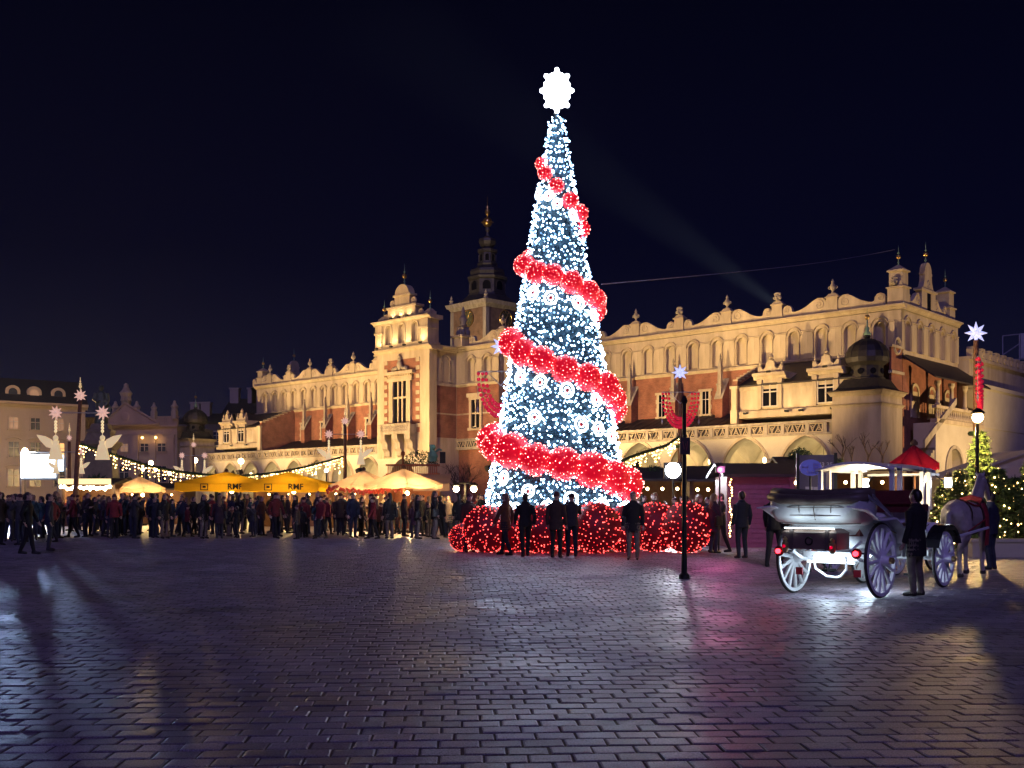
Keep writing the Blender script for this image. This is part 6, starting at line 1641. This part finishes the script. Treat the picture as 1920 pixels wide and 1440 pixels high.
lamp('underbody_led', 'POINT', (0,-.30,.50), 22, (.66,.84,1), lan, .12); m = MB(); m.box(-.40,.40,1.28,1.32,.50,.53); m.build('underbody_led_bar', LEDB, lan); lamp('underbody_led', 'POINT', (0,1.3,.44), 48, (.66,.84,1), lan, .12)
for s in (-1, 1): lamp('trunk_led', 'SPOT', (s*.3,-1.02,1.17), 7, (.70,.86,1), lan, .08, (s*.3,-.3,1.25), 150, .6)
# covered carriage behind
cov = tag(empty('covered_carriage', (7.5, 22.2, 0), HEAD), 'white covered carriage with glowing curved roof behind the open one', 'carriage')
carriage_chassis(cov, 2.1, .7)
loft([(-.5,.62,.5,.95,1.40),(-.2,.70,.56,.78,1.40),(.4,.72,.58,.66,1.34),(1.2,.72,.58,.66,1.34),(1.8,.70,.56,.78,1.40),(2.2,.6,.5,.95,1.40)]).build('body', WHITE, cov, smooth=True)
m = MB(); N = 14
for i in range(N+1):
    f_ = i/N; x = -.86+1.72*f_; z = 2.26+.15*math.sin(math.pi*f_)
    for y in (-.5, 1.8): m.v += [(x,y,z-.08*(abs(y-.6) > 1)),(x,y,z+.05-.08*(abs(y-.6) > 1))]
for i in range(N):
    k = i*4; m.f += [(k+1,k+5,k+7,k+3),(k,k+2,k+6,k+4),(k,k+4,k+5,k+1),(k+2,k+3,k+7,k+6)]; m.m += [0]*4
m.build('roof', WHITE, cov)
for s in (-1, 1):
    for y in (-.4, .0, 1.25, 1.65): MB().box(s*.78-.04,s*.78+.04,y-.045,y+.045,1.36,2.27).build('roof_post', WHITE, cov)
    MB().box(s*.78-.03,s*.78+.03,-.55,1.75,1.36,1.44).build('side_rail', WHITE, cov)
MB().box(-.72,.72,1.9,2.45,2.12,2.17).build('front_canopy', WHITE, cov)
m = MB(); m.box(-.6,.6,-.35,.1,.95,1.12); m.box(-.6,.6,-.45,-.35,1.0,1.62); m.box(-.6,.6,1.2,1.6,.95,1.12); m.box(-.6,.6,1.6,1.7,1.0,1.62); m.build('bench_seats', SEAT, cov)
MB().box(-.62,.62,-.3,1.6,1.50,1.56).build('red_blanket', mat('red_blanket', (.36,.02,.04), None, .9), cov) if False else None
MB().box(-.5,.5,.2,1.0,2.26,2.29).build('ceiling_lamp', glow('carriage_ceiling_lamp', (1,.82,.52), 7), cov)
lamp('carriage_lamp', 'POINT', (0,.6,1.75), 120, (1,.78,.45), cov, .15)
for s in (1, -1):
    lo = MB(); lo.M = Matrix.Translation((s*.95,2.35,1.95)); lo.lathe([(.05,-.14),(.09,-.12),(.09,-.10)], 8); lo.tube([(.07,0,-.11),(.07,0,.13)], .008, 4); lo.lathe([(.10,.12),(.10,.15),(.05,.2),(.02,.26)], 8); lb = lo.build('lantern', BRASS, cov)
    g_ = MB(); g_.M = Matrix.Translation((s*.95,2.35,1.95)); g_.lathe([(.075,-.10),(.08,0),(.075,.12)], 8); g_.build('lantern_glass', glow('lantern_glass', (.92,.96,1), 14), lb)
    a_ = MB(); a_.tube([(s*.72,2.2,2.12),(s*.85,2.3,2.0),(s*.9,2.33,1.82)], .015, 5); a_.build('lantern_bracket', IRON, lb)
    lamp('lantern_light', 'POINT', (s*1.1,2.35,1.95), 10, (.86,.92,1), lb, .06)

# ================================================================ HORSE
HW = mat('grey_white_horsehair', (.50,.44,.40), (.34,.29,.26), .7, scale=5); MANE = mat('pale_mane', (.40,.36,.33), None, .7, scale=20); HOOF = mat('hoof', (.05,.04,.035), None, .5)
P = []
def ht(pts, rad, mi=0, n=12): mm = MB(); mm.tube(pts, rad, n, up=(1,0,0)); P.append((mm, mi))
ht([(0,-.82,1.20),(0,-.74,1.24),(0,-.52,1.28),(0,-.15,1.22),(0,.25,1.20),(0,.55,1.22),(0,.74,1.24),(0,.84,1.24)], [(.10,.13),(.24,.26),(.29,.31),(.28,.31),(.28,.34),(.26,.33),(.20,.27),(.10,.14)])
ht([(0,.50,1.32),(0,.72,1.55),(0,.90,1.80),(0,1.02,1.98)], [(.17,.28),(.13,.22),(.11,.17),(.09,.13)])
ht([(0,.98,2.02),(0,1.12,1.98),(0,1.30,1.82),(0,1.46,1.64),(0,1.52,1.58)], [(.085,.10),(.10,.13),(.085,.10),(.065,.075),(.05,.055)])
for s in (-1, 1): ht([(s*.06,.98,2.08),(s*.08,.98,2.16),(s*.08,1.0,2.23)], [(.03,.025),(.028,.02),(.006,.006)], 0, 8); ht([(s*.085,1.15,2.0),(s*.092,1.17,1.99)], [.018,.014], 2, 6)
for s in (-1, 1):
    f = s*.06
    ht([(s*.16,.55,1.18),(s*.17,.58,.95),(s*.16,.56+f,.72),(s*.155,.57+f,.56),(s*.15,.57+f,.34),(s*.15,.57+f,.17),(s*.15,.60+f,.10)], [(.12,.17),(.10,.13),(.07,.085),(.058,.065),(.042,.048),(.048,.055),(.05,.06)])
    ht([(s*.15,.60+f,.10),(s*.15,.62+f,.0)], [(.055,.062),(.068,.08)], 2, 10)
    g2 = -s*.07
    ht([(s*.15,-.52,1.22),(s*.18,-.50,.98),(s*.17,-.44+g2*.5,.80),(s*.16,-.62+g2,.62),(s*.155,-.72+g2,.52),(s*.15,-.69+g2,.32),(s*.15,-.67+g2,.17),(s*.15,-.63+g2,.10)], [(.15,.24),(.14,.21),(.10,.15),(.065,.085),(.055,.075),(.042,.05),(.048,.055),(.05,.06)])
    ht([(s*.15,-.63+g2,.10),(s*.15,-.61+g2,.0)], [(.055,.062),(.068,.08)], 2, 10)
ht([(0,-.80,1.34),(0,-.94,1.28),(0,-1.0,1.0),(0,-.98,.68),(0,-.97,.5)], [.05,.06,.075,.07,.02], 1, 8)
ht([(0,.42,1.56),(0,.62,1.74),(0,.80,1.95),(0,.94,2.12)], [(.04,.07),(.045,.09),(.045,.09),(.04,.07)], 1, 8); ht([(0,1.0,2.14),(0,1.12,2.08),(0,1.2,1.98)], [(.05,.04),(.06,.03),(.02,.02)], 1, 8)
hm = voxel_mesh('horse', P, [HW, MANE, HOOF], .02, 5)
hx, hy = lx+.669*6.15, ly+.743*6.15
horse = tag(obj('horse', hm, None, (hx, hy, 0), HEAD), 'pale grey harnessed horse with red sash in front of the carriages', 'horse')
RSASH = mat('red_harness_cloth', (.36,.02,.035), (.20,.012,.02), .7, scale=14)
m = MB()
def hoop(y, z, a, b, r_, mat_i=0, t0=0, t1=360):
    pts = [(a*math.cos(R(t)), y, z+b*math.sin(R(t))) for t in range(t0, t1+1, 15)]; m.tube(pts, r_, 6)
hoop(.30,1.20,.295,.355,.022); hoop(.62,1.28,.25,.36,.03); hoop(-.45,1.26,.305,.325,.016,t0=-20,t1=200); m.build('harness', mat('harness_leather', (.05,.02,.018), None, .4), horse)
m = MB(); m.tube([(-.22,.40,1.50),(-.31,.42,1.25),(-.31,.46,.95),(-.29,.48,.62)], [(.05,.10),(.03,.11),(.03,.10),(.02,.12)], 8); m.tube([(.22,.40,1.50),(.31,.42,1.25),(.31,.46,.95),(.29,.48,.62)], [(.05,.10),(.03,.11),(.03,.10),(.02,.12)], 8); m.tube([(-.2,.40,1.52),(0,.40,1.58),(.2,.40,1.52)], [(.1,.03)]*3, 8); m.build('red_sash', RSASH, horse)
m = MB()
for s in (-1, 1): m.tube([(s*.12,-.30,1.55),(s*.2,.0,1.46),(s*.2,.38,1.45)], .02, 5); m.tube([(s*.3,.5,1.2),(s*.34,-.3,1.05),(s*.4,-.95,.95)], .018, 5)
m.build('red_reins', RSASH, horse)
m = MB(); m.tube([(-.1,1.30,1.90),(0,1.36,1.92),(.1,1.30,1.90)], .012, 5); m.tube([(-.085,1.42,1.70),(0,1.48,1.72),(.085,1.42,1.70)], .012, 5)
for s in (-1, 1): m.tube([(s*.09,1.05,2.05),(s*.1,1.25,1.88),(s*.07,1.46,1.66)], .011, 5); m.box(s*.1-.004,s*.1+.004,1.12,1.22,1.94,2.04)
m.build('bridle', mat('bridle_leather', (.04,.02,.015), None, .4), horse)
# ================================================================ FLOODLIGHTS AND ARCADE LAMPS
WARM = (1.0, 0.66, 0.30)
HOUS = mat('floodlight_housing', (.03,.03,.03), None, .5)
LENS = glow('floodlight_lens', (1,.72,.38), 6)
FLG = 'floodlights aimed at the cloth hall'
def floodlight(s, t, z, tgt, energy, spot=110, label=None, color=WARM):
    p = HL(s, t, z); q = HL(*tgt)
    r = empty('floodlight', (p.x, p.y, 0)); tag(r, label, 'floodlight', FLG)
    MB().tube([(0,0,0),(0,0,z-.25)], .06, 8).build('mast', IRON, r)
    d = (q-p).normalized(); M = Matrix.Translation((0,0,z)) @ d.to_track_quat('Y','Z').to_matrix().to_4x4()
    m = MB(); m.M = M; m.box(-.32,.32,-.3,.12,-.24,.24); m.build('housing', HOUS, r)
    m = MB(); m.M = M; m.box(-.28,.28,.121,.13,-.2,.2); m.build('lens', LENS, r)
    lamp('floodlight_beam', 'SPOT', d*.3+Vector((0,0,z)), energy*1.8, color, r, .2, d*3+Vector((0,0,z)), spot, .75)
for i, (s, tg, e, tt) in enumerate(((28, 21, 21000, 24), (13, 8, 12500, 22), (72, 68, 15000, 23), (86, 84, 15000, 23), (99, 98, 12000, 22), (56, 53.6, 13000, 32), (44, 44, 6000, 26))):
    floodlight(s, tt, 4.4, (tg, 0, 16.6), e, 64, 'floodlight on a short mast '+('before the right wing, nearer the tree','before the right wing, nearer the domed pavilion','behind the beige umbrellas','behind the nearer yellow umbrella','behind the farther yellow umbrella','behind the orange stall','behind the bare tree')[i])
floodlight(-16, -6, 4.2, (0, -7, 14), 7000, 110, 'floodlight on a mast beyond the carriage, north of the hall')
# small uplights on ledges (parts of the hall)
def uplight(s, t, z, tgt, energy, color=(1,.72,.36), spot=130):
    p = Vector((s,t,z)); q = Vector(tgt); d = (q-p).normalized()
    m = MB(); m.M = Matrix.Translation(p) @ d.to_track_quat('Y','Z').to_matrix().to_4x4(); m.box(-.2,.2,-.16,.02,-.1,.1); m.box(-.17,.17,.021,.03,-.08,.08,1)
    o = m.build('uplight', [HOUS, LENS], hall)
    lamp('uplight_beam', 'SPOT', p+d*.05, energy, color, hall, .12, tuple(p+d*2), spot, .7)
for s in (49.7, 52.4, 54.7, 57.3): uplight(s, AT+.75, Z_COR+.25, (s, AT, 22), 260)
for s in (52.2, 53.6, 55): uplight(s, AT+.5, 22.6, (s, AT-.3, 25), 130)
for s in (12.2, 8.0, 6.6, 3.6): uplight(s, 6.05, 9.6, (s, 5.4, 12.5), 60)
for s in (9.9, 4.4): uplight(s, 5.85, 13.3, (s, 5.3, 14.2), 7)
for s in (103, 99, 95): uplight(s, 6.05, 9.6, (s, 5.4, 12.5), 36)
uplight(46.0, BT+.32, 9.75, (46, BT, 13), 12)
ARCG = glow('arcade_lamp_glass', (1,.80,.42), 8)
lm = MB().lathe([(.05,.35),(.16,.25),(.2,0),(.12,-.2)], 8).mesh('arcade_lamp', ARCG, True)
for c in RA + LA:
    o = obj('arcade_lamp', lm, hall, (c, 2.9, 5.2)); MB().tube([(0,0,.35),(0,0,1.4)], .02, 5).build('lamp_rod', IRON, o)
    lamp('arcade_lamp_light', 'POINT', (c, 2.9, 4.9), 300, (1,.76,.36), hall, .25)
for c_ in (-6.0, -11.2): lamp('loggia_lamp_light', 'POINT', (NS+.9, c_, 3.0), 25, (1,.70,.30), hall, .2) if False else None
# ================================================================ SEARCHLIGHT BEHIND THE ROOF, NIGHT HAZE
sb = HL(12.5, -6, 19.4); sd = PX(1120, 330, 128); sl_ = tag(empty('searchlight', (sb.x, sb.y, sb.z)), 'hidden searchlight behind the hall roof throwing a faint diagonal beam', 'searchlight')
dv = (sd-sb).normalized(); m = MB(); m.M = dv.to_track_quat('Z','Y').to_matrix().to_4x4(); m.lathe([(.2,-.4),(.35,-.2),(.35,.05)], 12); m.build('housing', HOUS, sl_)
m = MB(); m.tube([(0,0,-1.0),(0,0,-.2)], .06, 6); m.build('stand', IRON, sl_)
lamp('searchlight_beam', 'SPOT', dv*.3, 4.6e6, (.80,.86,.84), sl_, .3, dv*3, 13, .9)
hz = MB().box(-130, 130, -6, 330, -1, 78).build('haze', None); hz.data.materials.clear()
hm_ = bpy.data.materials.new('night_air'); hm_.use_nodes = True
n_, l_ = hm_.node_tree.nodes, hm_.node_tree.links; n_.clear()
o_ = n_.new('ShaderNodeOutputMaterial'); v_ = n_.new('ShaderNodeVolumePrincipled')
v_.inputs['Density'].default_value = .00006; v_.inputs['Anisotropy'].default_value = .55; v_.inputs['Color'].default_value = (.70,.82,1,1)
l_.new(v_.outputs[0], o_.inputs['Volume']); hz.data.materials.append(hm_); stuff(hz)
